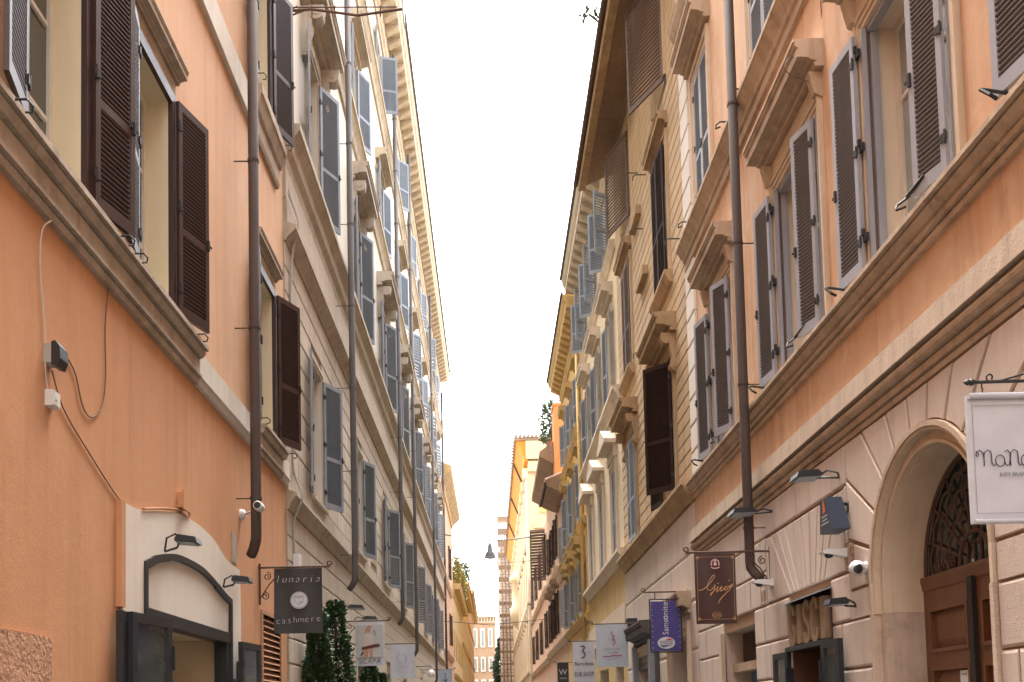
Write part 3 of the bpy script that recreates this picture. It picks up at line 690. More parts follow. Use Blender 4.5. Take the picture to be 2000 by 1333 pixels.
m = L2.mb(); m.box(17.5, 17.72, .03, .12, 4.2, 4.5); m.build('box', 'white_plastic', t); m = L2.mb(); m.box(17.49, 17.73, .12, .135, 4.19, 4.51); m.build('lid', 'white_plastic', t)
# wrought iron bracket arm, upper left
t = empty('iron_bracket', L2.tf(17.3, 0, 14.07), 'long thin wrought iron bracket arm reaching over the street high up', 'bracket')
m = L2.mb(); m.tube([(17.3, 0, 14.07), (17.3, .5, 14.10), (17.3, 1.3, 13.98), (17.3, 2.1, 14.09)], .022, 8); m.tube([(17.3, .12, 14.14), (17.3, 2.0, 14.13)], .012, 6)
m.tube([(17.3, 0, 13.52), (17.3, .03, 13.77), (17.3, .16, 14.00), (17.3, .35, 14.08)], .016, 6); m.build('arm', 'rust_iron', t)
m = L2.mb()
for q in (.02, .16): m.tube([(17.3, q, 14.10), (17.3, q+.07, 14.16), (17.3, q+.14, 14.10), (17.3, q+.07, 14.04), (17.3, q, 14.10)], .01, 6)
for q in (.5, .9, 1.3, 1.7): m.tube([(17.3, q, 13.96), (17.3, q, 14.16)], .012, 6)
m.build('scrollwork', 'rust_iron', t)
m = L2.mb(); m.box(17.1, 17.5, 2.1, 2.115, 13.87, 14.27); m.build('end_plate', 'sign_paleblue', t)

# ------------------------------------------------------------------ left-hand signs
t = sign(L1, 15.0, -3.17, -2.47, 2.92, 3.88, 'black fabric sign with white words lunaria cashmere and round crest', 'sign_black', arm_z=3.9)
for i, ch in enumerate('lunaria'): text(ch, .155, 'sign_white', t, rel(t, -3.115+i*.098, 14.965, 3.665), 'letter', shear=.22, thin=.0035)
for i, ch in enumerate('cashmere'): text(ch, .135, 'sign_white', t, rel(t, -3.11+i*.084, 14.965, 3.06+i*.004), 'letter', thin=.003)
disc(t, -2.80, 3.40, .128, .128, 14.965, 'sign_white', 'crest'); disc(t, -2.80, 3.40, .122, .122, 14.961, 'ink_grey', 'crest_ring', inner=.94)
m = MB(lambda a, b_, c: (a, 14.961-b_, c)); 
m.strip([(-2.865, 3.45), (-2.735, 3.45), (-2.735, 3.38), (-2.80, 3.325), (-2.865, 3.38), (-2.865, 3.45)], [(-2.857, 3.44), (-2.743, 3.44), (-2.743, 3.385), (-2.80, 3.337), (-2.857, 3.385), (-2.857, 3.44)], 0, .002); m.box(-2.803, -2.797, 0, .0015, 3.33, 3.44)
for i in range(5): m.box(-2.862+i*.027, -2.845+i*.027, 0, .002, 3.452, 3.47)
m.box(-2.785, -2.755, 0, .002, 3.36, 3.385); m.build('crest_shield', 'ink_grey', t)
for i in range(13):
    a = R_(200-i*18); text('lunaria      '[i] if i < 7 else '.', .032, 'ink_grey', t, rel(t, -2.80+.10*math.cos(a), 14.96, 3.39+.10*math.sin(a)), 'letter')
    if i < 8: a = R_(216+i*16); text('cashmere'[i], .03, 'ink_grey', t, rel(t, -2.80+.108*math.cos(a), 14.96, 3.395+.108*math.sin(a)), 'letter')
def s2(x, y, s):  # photo-derived placement helper: direction of a ray through the street at distance s
    return ((x-963+.0237*(1398-y))/2000*s*1.0, 1.65+(1398-y)/2000*s)
t = sign(L2, 23.6, -3.13, -2.46, 2.86, 3.87, 'white photo banner of a woman in a pale dress reading SCAPA', 'sign_white', arm_z=3.9)
m = MB(); m.box(-3.10, -2.49, 23.555, 23.56, 3.05, 3.80); m.build('photo_background', 'photo_grey', t)
F = lambda a, b_, c: (a, 23.552-b_, c)
def fig(pts, mat, name, d=0): m = MB(F); m.ext(pts, d, d+.003); m.build(name, mat, t)
fig([(-2.90, 3.59), (-2.75, 3.62), (-2.70, 3.48), (-2.72, 3.3), (-2.93, 3.28), (-2.94, 3.45)], 'photo_dress', 'printed_dress')
fig(arc(-2.815, 3.69, .055, 0, 340, 12, .042), 'skin', 'printed_face', .004)
fig([(-2.88, 3.74), (-2.81, 3.80), (-2.74, 3.77), (-2.76, 3.73), (-2.83, 3.745), (-2.86, 3.64), (-2.90, 3.6)], 'skin', 'printed_hair', .007)
fig([(-2.93, 3.28), (-2.83, 3.29), (-2.84, 3.06), (-2.93, 3.06)], 'skin', 'printed_leg', .004); fig([(-2.81, 3.29), (-2.72, 3.3), (-2.73, 3.06), (-2.80, 3.06)], 'skin', 'printed_leg', .004)
fig([(-2.99, 3.22), (-2.57, 3.30), (-2.57, 3.36), (-2.70, 3.35), (-2.98, 3.29)], 'photo_wine', 'printed_bag', .008)
fig([(-3.02, 3.1), (-2.96, 3.2), (-2.93, 3.17), (-2.98, 3.09)], 'ink', 'printed_bag', .008); fig([(-2.72, 3.68), (-2.67, 3.69), (-2.65, 3.55), (-2.69, 3.55)], 'ink_grey', 'printed_arm', .004)
text('SCAPA', .165, 'ink', t, rel(t, -2.80, 23.548, 2.905), 'lettering', fit=.50, thin=.003)
t = sign(L2, 29.5, -2.92, -2.22, 2.78, 3.76, 'plain white banner with a faint laurel wreath beside the photo banner', 'sign_white', arm_z=3.78)
for sg in (-1, 1):
    curve(t, [(-2.60+sg*(x+2.60), z) for x, z in arc(-2.60, 3.36, .13, -80, 70, 14)], .008, 'ink_faint', 29.46, 'wreath')
    for k in range(7):
        a = R_(-70+k*22); x, z = -2.60+sg*.13*math.cos(a), 3.36+.13*math.sin(a); disc(t, x+sg*.02, z+.01, .022, .014, 29.462, 'ink_faint', 'wreath_leaf', 8)
text('littania', .13, 'ink_faint', t, rel(t, -2.57, 29.455, 3.08), 'lettering', shear=.2)
t = sign(L2, 48, -2.52, -1.87, 3.05, 3.86, 'small pale blue sign with a dark anchor mark far down the left side', 'sign_paleblue', fabric=False)
m = MB(); m.tube([(-2.2, 47.98, 3.68), (-2.2, 47.98, 3.2)], .012, 6); m.tube([(x, 47.98, z) for x, z in arc(-2.2, 3.42, .09, 180, 360, 10)], .012, 6); m.tube([(-2.24, 47.98, 3.62), (-2.16, 47.98, 3.66)], .01, 6); m.tube([(x, 47.98, z) for x, z in spiral(-2.17, 3.33, .05, .02, 0, 360, 12)], .009, 6); m.build('anchor_mark', 'ink', t)
# wall lanterns and brackets on the palazzo
for s, lab in ((22.6, 'black wall floodlight on the palazzo left of the photo banner'), (25.2, 'black wall floodlight on the palazzo above the photo banner')):
    floodlight(L2, s, 4.05, .03, lab, L=.45, up=.06, hw=.2)
t = empty('wall_lantern', L2.tf(45.5, 0, 3.4), 'round white wall lantern on a thin arm far along the palazzo', 'lantern')
m = L2.mb(); m.tube([(45.5, 0, 3.9), (45.5, .7, 3.9), (45.5, .7, 3.75)], .02, 6); m.build('arm', 'iron', t)
m = L2.mb(); m.lathe((45.5, .7, 3.42), [(.06, .0), (.16, .04), (.17, .14), (.14, .24), (.06, .33)], 14); m.build('globe', 'white_plastic', t, True)
# clipped evergreen columns by the shop doors
def foliage(m, c, rx, rz, k, size, rng, taper=1):
    for _ in range(k):
        u = rng.random(); a = rng.random()*6.283; w = rng.uniform(-.7, .7)
        z = rng.uniform(-1, 1); rr = (1-taper*max(0, z)**3*.6)*math.sqrt(rng.uniform(.35, 1))
        wob = 1+.2*math.sin(z*7+a*2)+.15*math.sin(z*15-a*3)+.1*math.sin(a*5+z*23)
        p = Vector((c[0]+rx*rr*wob*math.cos(a), c[1]+rx*rr*wob*math.sin(a), c[2]+rz*z))
        d = Vector((math.cos(a), math.sin(a), rng.uniform(-.2, .9))).normalized(); e = d.orthogonal(); e.rotate(Matrix.Rotation(rng.random()*6.28, 3, d)); g = d.cross(e)
        q = size*rng.uniform(.6, 1.3); i = len(m.v)
        for v in (p, p+e*q*.5+d*q*.4, p+d*q*1.1+g*.15*q, p-e*q*.5+d*q*.4): m.v.append(tuple(v))
        m.f.append((i, i+1, i+2, i+3))
rg = random.Random(11)
def evergreen(x, y, ztop, r, label):
    t = empty('evergreen_column', (x, y, .12), label, 'shrub', 'evergreens by the shop doors')
    m = MB(); m.lathe((x, y, .12), [(.2, 0), (.27, .45), (.29, .46), (.29, .52), (.24, .52)], 16); m.build('pot', 'terracotta', t)
    m = MB(); m.tube([(x, y, .5), (x, y, ztop-.4)], .03, 6); m.build('stem', 'bark', t)
    h = (ztop-.6)/2
    m = MB(); foliage(m, (x, y, .6+h), r, h, 5200, .055, rg); m.build('foliage', 'leaf_ivy', t)
    m = MB(); foliage(m, (x, y, .6+h), r*1.06, h*1.01, 2200, .06, rg); m.build('leaf_tips', 'leaf_ivy2', t)
evergreen(-3.08, 18.25, 3.55, .22, 'dark evergreen column just below the black cashmere sign, nearer of the pair')
evergreen(-3.08, 20.3, 3.98, .26, 'dark evergreen column just right of the black cashmere sign, taller one')
evergreen(-3.05, 25.6, 2.95, .26, 'dark evergreen under the photo banner, nearer one')
evergreen(-3.05, 27.8, 2.85, .24, 'dark evergreen under the photo banner, farther one')
# ------------------------------------------------------------------ R1: orange building with stone base, right foreground
R1 = Bld('stone_based_building', 1, 4.0, -8, 19.5, 21, 'orange building with grey shutters, stone base and arched doorway number 19, right foreground')
W1 = ((5.05, 6.65), (8.24, 10.12), (11.62, 13.4), (16.0, 17.5))
for (s0, s1) in W1: R1.opening(s0, s1, 6.06, 8.66, d=.30, rmat='cream_bright', fmat='cream_frame', pane='glass_pale', rows=(.68,), fw=.09)
for (s0, s1) in ((8.7, 9.9), (12.95, 14.3), (17.15, 18.3)): R1.opening(s0, s1, 10.72, 13.3, d=.2, rmat='trim_pale')
R1.opening(17.15, 18.3, 15.2, 17.6, d=.2, rmat='trim_pale'); R1.opening(12.95, 14.3, 15.2, 17.6, d=.2, rmat='trim_pale')
AC, AR, AZ = 9.22, 1.31, 2.92          # arched doorway: centre, outer radius, springing
R1.open.append((AC-AR, AC+AR, 0, AZ+AR))
R1.open.append((11.8, 13.5, 0, 3.08)); R1.open.append((15.3, 17.35, 0, 2.95))
R1.body('orange_r')
R1.wall('joint_r', z1=4.6, name='base_wall')
R1.wall('orange_r', z0=4.6)
# corner spandrels of the arch behind the voussoirs
m = R1.mb(); A = arc(AC, AZ, AR, 0, 180, 24)
for p, q in zip(A, A[1:]):
    m.quad((p[0], 0, p[1]), (q[0], 0, q[1]), (q[0], 0, AZ+AR), (p[0], 0, AZ+AR))
R1.part('arch_spandrel', m, 'joint_r')
# big base cornice, pale band above it, sill course, upper string course
R1.moulding('base_cornice', [(0, 4.58), (.03, 4.58), (.04, 4.625), (.02, 4.63), (.02, 4.65), (.06, 4.655), (.07, 4.71), (.045, 4.715), (.045, 4.735), (.095, 4.745), (.12, 4.77), (.128, 4.80), (.12, 4.83), (.095, 4.842), (.05, 4.845), (.05, 4.868), (0, 4.868)], -8, 19.5, 'trim_r')
R1.moulding('pale_band', [(0, 4.87), (.15, 4.87), (.15, 4.885), (.142, 4.887), (.135, 5.10), (.0, 5.125)], -8, 19.5, 'band_r')
R1.moulding('sill_course', [(0, 5.74), (.045, 5.74), (.05, 5.795), (.025, 5.80), (.025, 5.82), (.08, 5.825), (.085, 5.865), (.055, 5.87), (.055, 5.885), (.10, 5.92), (.145, 5.97), (.12, 5.975), (.12, 5.99), (.19, 5.995), (.19, 6.04), (0, 6.055)], -8, 19.5, 'trim_r')
R1.moulding('string_course', [(0, 10.22), (.05, 10.22), (.05, 10.38), (.08, 10.385), (.1, 10.45), (.15, 10.52), (.2, 10.60), (.22, 10.61), (.22, 10.67), (0, 10.7)], -8, 19.48, 'trim_r')
R1.moulding('string_course', [(0, 14.6), (.05, 14.6), (.05, 14.75), (.15, 14.9), (.2, 15.0), (.22, 15.08), (0, 15.1)], -8, 19.48, 'trim_r')
def grey_window(k, s0, s1, near_a, far_a, each, near=True, wn=.45, wf=.56):
    R1.surround(s0, s1, 6.06, 8.66, .17, .06, 'trim_pale', 3)
    m = R1.mb(); m.box(s0-.12, s1+.12, 0, .035, 8.84, 9.05); R1.part('window_frieze', m, 'trim_pale')
    hood(R1, s0-.3, s1+.3, 9.06, .36, .32, 'trim_r')
    for sx in (s0-.2, s1+.08):
        m = R1.mb(); m.prof([(0, 8.75), (.1, 8.8), (.16, 9.055), (0, 9.055)], sx, sx+.12); R1.part('hood_bracket', m, 'trim_r')
    # timber lining with the folded inner leaf
    m = R1.mb()
    m.box(s1-.035, s1-.001, -.01, .04, 6.065, 8.655).box(s1-.045, s1-.001, -.13, -.05, 6.065, 8.655).box(s0+.001, s0+.035, -.13, .03, 6.065, 8.655)
    m.box(s0+.036, s1-.046, -.11, -.02, 8.6, 8.655); R1.part('shutter_lining', m, 'grey_wood')
    m = R1.mb()
    for zq in (6.45, 7.4, 8.4): m.box(s1-.02, s1+.06, .05, .085, zq-.04, zq+.04).box(s1+.03, s1+.11, .07, .1, zq+.03, zq+.1)
    R1.part('pivot_hinges', m, 'iron')
    m = R1.mb(); m.box(s1-.014, s1-.002, -.049, -.011, 6.065, 8.655); R1.part('lining_strip', m, 'old_brown_wood')
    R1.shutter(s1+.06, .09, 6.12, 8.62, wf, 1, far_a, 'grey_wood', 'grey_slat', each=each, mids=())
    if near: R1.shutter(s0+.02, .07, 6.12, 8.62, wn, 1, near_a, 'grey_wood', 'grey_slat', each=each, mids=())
    m = R1.mb(); m.tube([(s1+.5, .12, 6.1), (s1+.5, .3, 6.13), (s1+.45, .36, 6.1), (s1+.38, .33, 6.02), (s1+.4, .27, 6.0)], .014, 6); R1.part('shutter_hook', m, 'iron')
    m = R1.mb(); m.tube([(s0+.3, .15, 6.24), (s0+.52, .22, 6.16)], .02, 8).tube([(s0+.5, .2, 6.16), (s0+.56, .3, 6.1), (s0+.5, .33, 6.03), (s0+.42, .28, 6.02)], .012, 6); R1.part('shutter_stay', m, 'iron')
grey_window(0, *W1[0], 15, 8, False)
grey_window(1, *W1[1], 13, 5, True)
grey_window(2, *W1[2], 15, 6, True)
grey_window(3, *W1[3], 24, 10, True)
for (s0, s1, z0, z1) in ((8.7, 9.9, 10.72, 13.3), (12.95, 14.3, 10.72, 13.3), (17.15, 18.3, 10.72, 13.3), (17.15, 18.3, 15.2, 17.6), (12.95, 14.3, 15.2, 17.6)):
    R1.surround(s0, s1, z0, z1, .22, .06, 'trim_pale', 2); hood(R1, s0-.32, s1+.32, z1+.28, .38, .34, 'trim_r')
    w = (s1-s0)/2-.01
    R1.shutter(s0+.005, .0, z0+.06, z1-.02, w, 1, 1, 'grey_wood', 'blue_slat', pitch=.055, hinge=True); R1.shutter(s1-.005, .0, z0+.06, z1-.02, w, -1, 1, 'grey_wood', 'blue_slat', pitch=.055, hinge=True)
for s, z in ((15.6, 10.95), (14.75, 10.95), (18.9, 10.95)):
    m = R1.mb(); m.tube([(s, 0, z), (s, .2, z), (s+.03, .25, z-.03), (s+.02, .26, z-.1), (s-.03, .2, z-.1)], .014, 6); R1.part('wall_hook', m, 'iron')
# pale quoin strip at the far corner, above the sill course
courses(R1, 18.72, 19.49, 6.1, 10.2, .513, 0, 'white_quoin', proud=.05, name='quoin', limit=40)
courses(R1, 18.72, 19.49, 10.72, 21, .514, 0, 'white_quoin', proud=.05, name='quoin', limit=40)
# dressed stone base: voussoirs round the door, flat arch over the shop, coursed blocks
def stone(P, proud=.03, mat='stone_r', name='voussoir'):
    c = (sum(p[0] for p in P)/len(P), sum(p[1] for p in P)/len(P)); g = .016
    Q = [(x+(c[0]-x)*g/max(.15, math.hypot(c[0]-x, c[1]-z))*1.2, z+(c[1]-z)*g/max(.15, math.hypot(c[0]-x, c[1]-z))*1.2) for x, z in P]
    m = R1.mb(); Rr = [(x+(c[0]-x)*.035, z+(c[1]-z)*.035) for x, z in Q]
    a = [m.pt(x, -.01, z) for x, z in Q]; b_ = [m.pt(x, proud*.6, z) for x, z in Q]; d = [m.pt(x, proud, z) for x, z in Rr]; k = len(Q)
    for u, v in ((a, b_), (b_, d)):
        for j in range(k): m.f.append((u[j], u[(j+1) % k], v[(j+1) % k], v[j]))
    m.f.append(tuple(d)); return m.build(name, mat, R1.root)
hx, ztop = 1.95, 4.57
def ray_out(a):
    c, s_ = math.cos(a), math.sin(a); t = min(hx/abs(c) if abs(c) > 1e-6 else 9, (ztop-AZ)/s_ if s_ > 1e-6 else 9); return (AC+c*t, AZ+s_*t)
NV = 11
for i in range(NV):
    a0, a1 = math.pi*i/NV+.008, math.pi*(i+1)/NV-.008
    inner = [(AC+AR*math.cos(a1+(a0-a1)*j/4), AZ+AR*math.sin(a1+(a0-a1)*j/4)) for j in range(5)]
    o0, o1 = ray_out(a0), ray_out(a1); mid = []
    for cx in (AC+hx, AC-hx):
        ac = math.atan2(ztop-AZ, cx-AC)
        if a0 < ac < a1: mid = [(cx, ztop)]
    stone(inner+[o0]+mid+[o1])
for a0, a1 in ((AC-hx, AC-AR), (AC+AR, AC+hx)): stone([(a0, 2.6), (a1, 2.6), (a1, AZ), (a0, AZ)], name='stone_block')
keep = [(AC-hx, AC+hx, 2.62, 4.6), (11.25, 14.55, 3.14, 4.1)]
fan0, fan1, NB = (11.45, 14.25), (12.05, 13.35), 8
for i in range(NB):
    f = lambda r, t: r[0]+(r[1]-r[0])*t
    stone([(f(fan1, i/NB)+.011, 3.15), (f(fan1, (i+1)/NB)-.011, 3.15), (f(fan0, (i+1)/NB)-.011, 4.10), (f(fan0, i/NB)+.011, 4.10)])
stone([(11.26, 3.15), (12.04, 3.15), (11.44, 4.10), (11.26, 4.10)]); stone([(13.36, 3.15), (14.54, 3.15), (14.54, 4.10), (14.26, 4.10)])
courses(R1, 4.0, 19.49, 0, 4.57, .45, 1.5, 'stone_r', proud=.03, gap=.02, keep=keep, limit=120, rows=[(0, .45), (.45, .99), (.99, 1.53), (1.53, 2.07), (2.07, 2.60), (2.60, 3.14), (3.14, 3.63), (3.63, 4.115), (4.115, 4.57)])
# arch moulding steps back to the door
def ring(r0, r1, n0, n1, mat, name):
    m = R1.mb(); a = arc(AC, AZ, r0, 0, 180, 32); b_ = arc(AC, AZ, r1, 0, 180, 32); m.strip(a, b_, n0, n1); m.build(name, mat, R1.root)
def jamb(r0, r1, n0, n1, mat, name, z0=0, z1=AZ):
    
    for a0, a1 in ((AC+r1, AC+r0), (AC-r0, AC-r1)): m = R1.mb(); m.box(a0, a1, n0, n1, z0, z1); m.build(name, mat, R1.root)
for r0, r1, n0, n1 in ((AR, AR-.05, -.45, .055), (AR-.05, AR-.08, -.45, .035), (AR-.08, AR-.17, -.45, -.05), (AR-.17, AR-.2, -.45, -.02)):
    ring(r0, r1, n0, n1, 'trim_pale' if r0 != AR else 'trim_r', 'arch_moulding'); jamb(r0, r1, n0, n1, 'trim_pale', 'arch_jamb', 2.6)
jamb(AR, AR-.06, -.45, .06, 'travertine', 'arch_plinth', 0, 2.598); jamb(AR-.06, AR-.2, -.45, -.03, 'travertine', 'arch_plinth', 0, 2.598)
ring(AR-.2, AR-.215, -.5, -.1, 'trim_pale', 'arch_soffit'); jamb(AR-.2, AR-.215, -.5, -.1, 'travertine', 'door_jamb', 0, 2.598); jamb(AR-.2, AR-.215, -.5, -.1, 'trim_pale', 'door_jamb', 2.6, AZ)
ri = AR-.215; dn = -.42
door = empty('arched_door', R1.tf(AC, dn, .12), 'tall brown panelled double door under an iron fanlight in the arched doorway', 'door')
for sx in (-1, 1):
    m = R1.mb(); x0, x1 = (AC-ri, AC-.002) if sx < 0 else (AC+.002, AC+ri); st = .13
    m.box(x0, x0+st, dn-.06, dn, .12, AZ-.12).box(x1-st, x1, dn-.06, dn, .12, AZ-.12)
    pz = [.3, 1.0, 1.12, 2.03, 2.17, AZ-.3]
    for a, c in ((.12, .3), (1.0, 1.12), (2.03, 2.17), (AZ-.3, AZ-.12)): m.box(x0+st, x1-st, dn-.06, dn, a, c)
    L_ = m.build('door_leaf', 'door_wood', door)
    for a, c in ((.3, 1.0), (1.12, 2.03), (2.17, AZ-.3)):
        m = R1.mb(); p, q = x0+st, x1-st; m.strip([(p, a), (q, a), (q, c), (p, c), (p, a)], [(p+.04, a+.04), (q-.04, a+.04), (q-.04, c-.04), (p+.04, c-.04), (p+.04, a+.04)], dn-.05, dn+.018); m.build('panel_moulding', 'door_wood', L_)
        m = R1.mb(); e = .12
        o = [m.pt(x, dn-.045, z) for x, z in ((p, a), (q, a), (q, c), (p, c))]; u = [m.pt(x, dn-.012, z) for x, z in ((p+e, a+e), (q-e, a+e), (q-e, c-e), (p+e, c-e))]
        for j in range(4): m.f.append((o[j], o[(j+1) % 4], u[(j+1) % 4], u[j]))
        m.f.append(tuple(u)); m.build('panel', 'door_wood', L_)
m = R1.mb(); m.box(AC-.045, AC+.045, dn, dn+.05, .12, AZ-.1); m.build('meeting_bar', 'iron', door)
m = R1.mb(); m.prof([(dn-.08, AZ-.119), (dn+.01, AZ-.119), (dn+.02, AZ-.06), (dn+.03, AZ-.02), (dn+.03, AZ+.02), (dn-.08, AZ+.02)], AC-ri, AC+ri); m.build('transom', 'door_wood', door)
m = R1.mb(); m.ext([(AC-ri, AZ+.02)]+list(reversed(arc(AC, AZ+.02, ri-.01, 0, 180, 24)))[0:]+[(AC+ri, AZ+.02)], dn-.09, dn-.06); m.build('fanlight_glass', 'glass', door)
m = R1.mb(); nn = dn-.02
def pol(r, a): return (AC+r*math.cos(R_(a)), nn, AZ+.02+r*math.sin(R_(a)))
NS = 9
for i in range(NS+1):
    a = 180*i/NS; m.tube([pol(.3, a), pol(ri-.03, a)], .013, 5)
for r in (.52, .72, .9):
    for i in range(NS):
        a0 = 180*i/NS; m.tube([pol(r-.05*(1-abs(2*j/6-1))*-1, a0+180/NS*j/6) for j in range(7)], .013, 5)
m.tube([pol(.3, 180*j/16) for j in range(17)], .02, 6); m.tube([pol(ri-.03, 180*j/24) for j in range(25)], .02, 6)
for cx in (-.13, 0, .13):
    m.tube([(AC+cx, nn, AZ+.03), (AC+cx, nn, AZ+.24)], .012, 5); m.tube([(AC+cx+x-0, nn, z) for x, z in spiral(.03, AZ+.2, .035, .01, 180, -180, 12)], .008, 5)
for sg in (-1, 1):
    for q in (.45, .62, .8):
        m.tube([(AC+sg*q+x, nn, AZ+.09+z) for x, z in spiral(0, 0, .06, .015, 0, 500, 16)], .01, 5)
m.build('fanlight_grille', 'rust_iron', door)
m = R1.mb(); m.box(9.42, 9.60, dn-.011, dn-.005, 1.68, 1.97); o = m.build('notice', 'white_plastic', door)
m = R1.mb(); m.box(9.46, 9.56, dn-.005, dn-.003, 1.93, 1.94).box(9.5, 9.52, dn-.005, dn-.003, 1.8, 1.86).box(9.44, 9.50, dn-.005, dn-.003, 1.74, 1.77).box(9.44, 9.58, dn-.005, dn-.003, 1.70, 1.712); m.build('notice_print', 'ink_grey', o)
# shop beside the door: carved letters in a transom box, glazed doors swung out
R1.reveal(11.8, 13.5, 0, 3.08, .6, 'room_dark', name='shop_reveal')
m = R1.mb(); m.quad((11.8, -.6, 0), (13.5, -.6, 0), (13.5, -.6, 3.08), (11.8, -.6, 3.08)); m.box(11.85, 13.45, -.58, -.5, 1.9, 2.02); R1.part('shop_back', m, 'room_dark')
m = R1.mb(); m.box(12.3, 13.3, -.56, -.5, 1.2, 1.86); R1.part('lit_shelf', m, 'amber')
m = R1.mb(); m.box(11.78, 13.6, -.1, .08, 2.40, 2.46).box(11.8, 11.86, -.12, .02, 2.46, 3.08); R1.part('shop_lintel', m, 'black_frame')
m = R1.mb(); m.prof([(-.02, 3.06), (.17, 3.0), (.17, 3.015), (-.02, 3.08)], 11.75, 13.65); R1.part('glass_canopy', m, 'mesh_grey')
def fatletter(ch, s, w, z0, z1):
    m = R1.mb(); h = z1-z0; t = w*.30
    T = lambda P: [(s-p[0]*w, z0+p[1]*h) for p in P]
    if ch == 'I': P, Q = T([(.25, 0), (.25, 1)]), T([(.75, 0), (.75, 1)]); m.strip(P, Q, -.12, .06)
    else:
        if ch == 'S': c = [(.85, .80), (.75, .93), (.5, .98), (.22, .9), (.18, .72), (.35, .58), (.65, .45), (.82, .3), (.78, .1), (.5, .02), (.2, .08), (.12, .25)]
        elif ch == 'G': c = [(.88, .78), (.75, .93), (.5, .98), (.22, .88), (.12, .6), (.12, .35), (.25, .1), (.5, .02), (.78, .08), (.88, .25), (.88, .45), (.6, .45)]
        else: c = [(.88, .75), (.75, .93), (.5, .98), (.22, .88), (.12, .6), (.12, .35), (.25, .1), (.5, .02), (.75, .08), (.88, .28)]
        P = T(c); A_, B_ = [], []
        for i in range(len(P)):
            d = Vector((P[min(i+1, len(P)-1)][0]-P[max(i-1, 0)][0], P[min(i+1, len(P)-1)][1]-P[max(i-1, 0)][1])).normalized(); nx, nz = -d.y*t*.5, d.x*t*.5
            A_.append((P[i][0]+nx, P[i][1]+nz)); B_.append((P[i][0]-nx, P[i][1]-nz))
        m.strip(A_, B_, -.12, .06)
    return m
ls = empty('carved_letter_sign', R1.tf(12.7, .0, 2.47), 'carved wooden letters reading GISCI in a box over the shop door', 'shop sign')
for i, ch in enumerate('GISCI'): fatletter(ch, 13.48-i*.315, .30, 2.475, 2.98).build('letter', 'woodletter', ls)
m = R1.mb(); m.box(11.86, 13.5, -.16, -.13, 2.465, 2.99); m.build('backboard', 'room_dark', ls)
glazed_door(R1, 13.5, .06, .15, 2.40, .55, 1, 4, 'black_frame'); glazed_door(R1, 11.78, .16, .15, 2.42, .5, -1, -4, 'black_frame')
floodlight(R1, 11.0, 2.74, .03, 'black floodlight on the stone wall right of the carved letters', L=.2, up=.04, ds=.05, hw=.1)
floodlight(R1, 11.35, 4.24, .03, 'black floodlight under the base cornice above the blue lantern box', L=.34, up=.06, ds=.35, hw=.16)
floodlight(R1, 14.1, 4.40, .03, 'black floodlight in front of the brown drainpipe under the cornice', L=.42, up=.02, ds=.4, hw=.2)
# blue wedge-shaped lantern box
t = empty('lantern_sign_box', R1.tf(11.4, 0, 3.55), 'blue wedge shaped light box with orange print on the stone wall', 'light box')
m = R1.mb(); i = [m.pt(*p) for p in ((11.0, .05, 3.60), (11.4, .05, 3.60), (11.4, .26, 3.60), (11.0, .26, 3.60), (11.05, .12, 3.96), (11.3, .12, 3.96), (11.3, .28, 3.96), (11.05, .28, 3.96))]
for q in ((0, 1, 2, 3), (4, 5, 6, 7), (0, 1, 5, 4), (1, 2, 6, 5), (2, 3, 7, 6), (3, 0, 4, 7)): m.f.append(tuple(i[k] for k in q))
m.build('box', 'navy_box', t)
m = R1.mb(); m.tube([(11.15, 0, 3.9), (11.15, .13, 3.9)], .02, 6).tube([(11.1, 0, 4.0), (11.1, .06, 3.75)], .012, 6); m.build('bracket', 'iron', t)
def wedge(a, z):  # point on the street-side face
    f = (z-3.60)/.36; return (11.0+.05*f+a*(.4-.15*f), .26+.02*f+.004, z)
m = R1.mb(); m.quad(wedge(.35, 3.82), wedge(.65, 3.80), wedge(.6, 3.96), wedge(.45, 3.93)); m.build('flame_print', 'orange_print', t)
m = R1.mb()
for z, a0, a1 in ((3.76, .2, .8), (3.72, .25, .75), (3.68, .15, .85)): m.quad(wedge(a0, z), wedge(a1, z), wedge(a1, z+.018), wedge(a0, z+.018))
m.build('print_lines', 'ink_faint', t)
def beak_cam(s, z, label, L=.26):
    t = empty('security_camera', R1.tf(s, .03, z), label, 'camera', 'security cameras')
    m = R1.mb(); m.prof([(.03, z-.05), (.03, z+.05), (L, z+.045), (L+.05, z+.02), (L+.04, z), (.12, z-.03)], s-.07, s+.07); m.build('housing', 'white_plastic', t)
    m = R1.mb(); m.lathe((s, L-.04, z-.05), [(.02, 0), (.045, .015), (.05, .05)], 12); m.build('lens', 'black_plastic', t)
beak_cam(11.25, 3.36, 'white wall camera unit below the blue light box'); beak_cam(14.25, 3.42, 'white wall camera unit right of the drainpipe elbow')
t = empty('dome_camera', R1.tf(10.65, .03, 3.1), 'white ball security camera beside the arched doorway', 'camera', 'security cameras')
m = R1.mb(); m.lathe((10.65, .03, 3.12), [(.06, 0), (.06, .03), (.03, .04)], 14, 'y'); m.build('mount', 'white_plastic', t)
m = MB(); c = R1.tf(10.65, .13, 3.11); m.lathe(c, [(.085*math.sin(R_(q)), -.085*math.cos(R_(q))) for q in (25, 45, 65, 90, 115, 140, 160)], 16, 'y'); m.build('ball', 'white_plastic', t, True)
m = MB(); m.lathe((c[0]-.015, c[1]-.071, c[2]-.02), [(.05, 0), (.045, -.012), (.02, -.016)], 14, 'y'); m.build('lens', 'black_plastic', t)
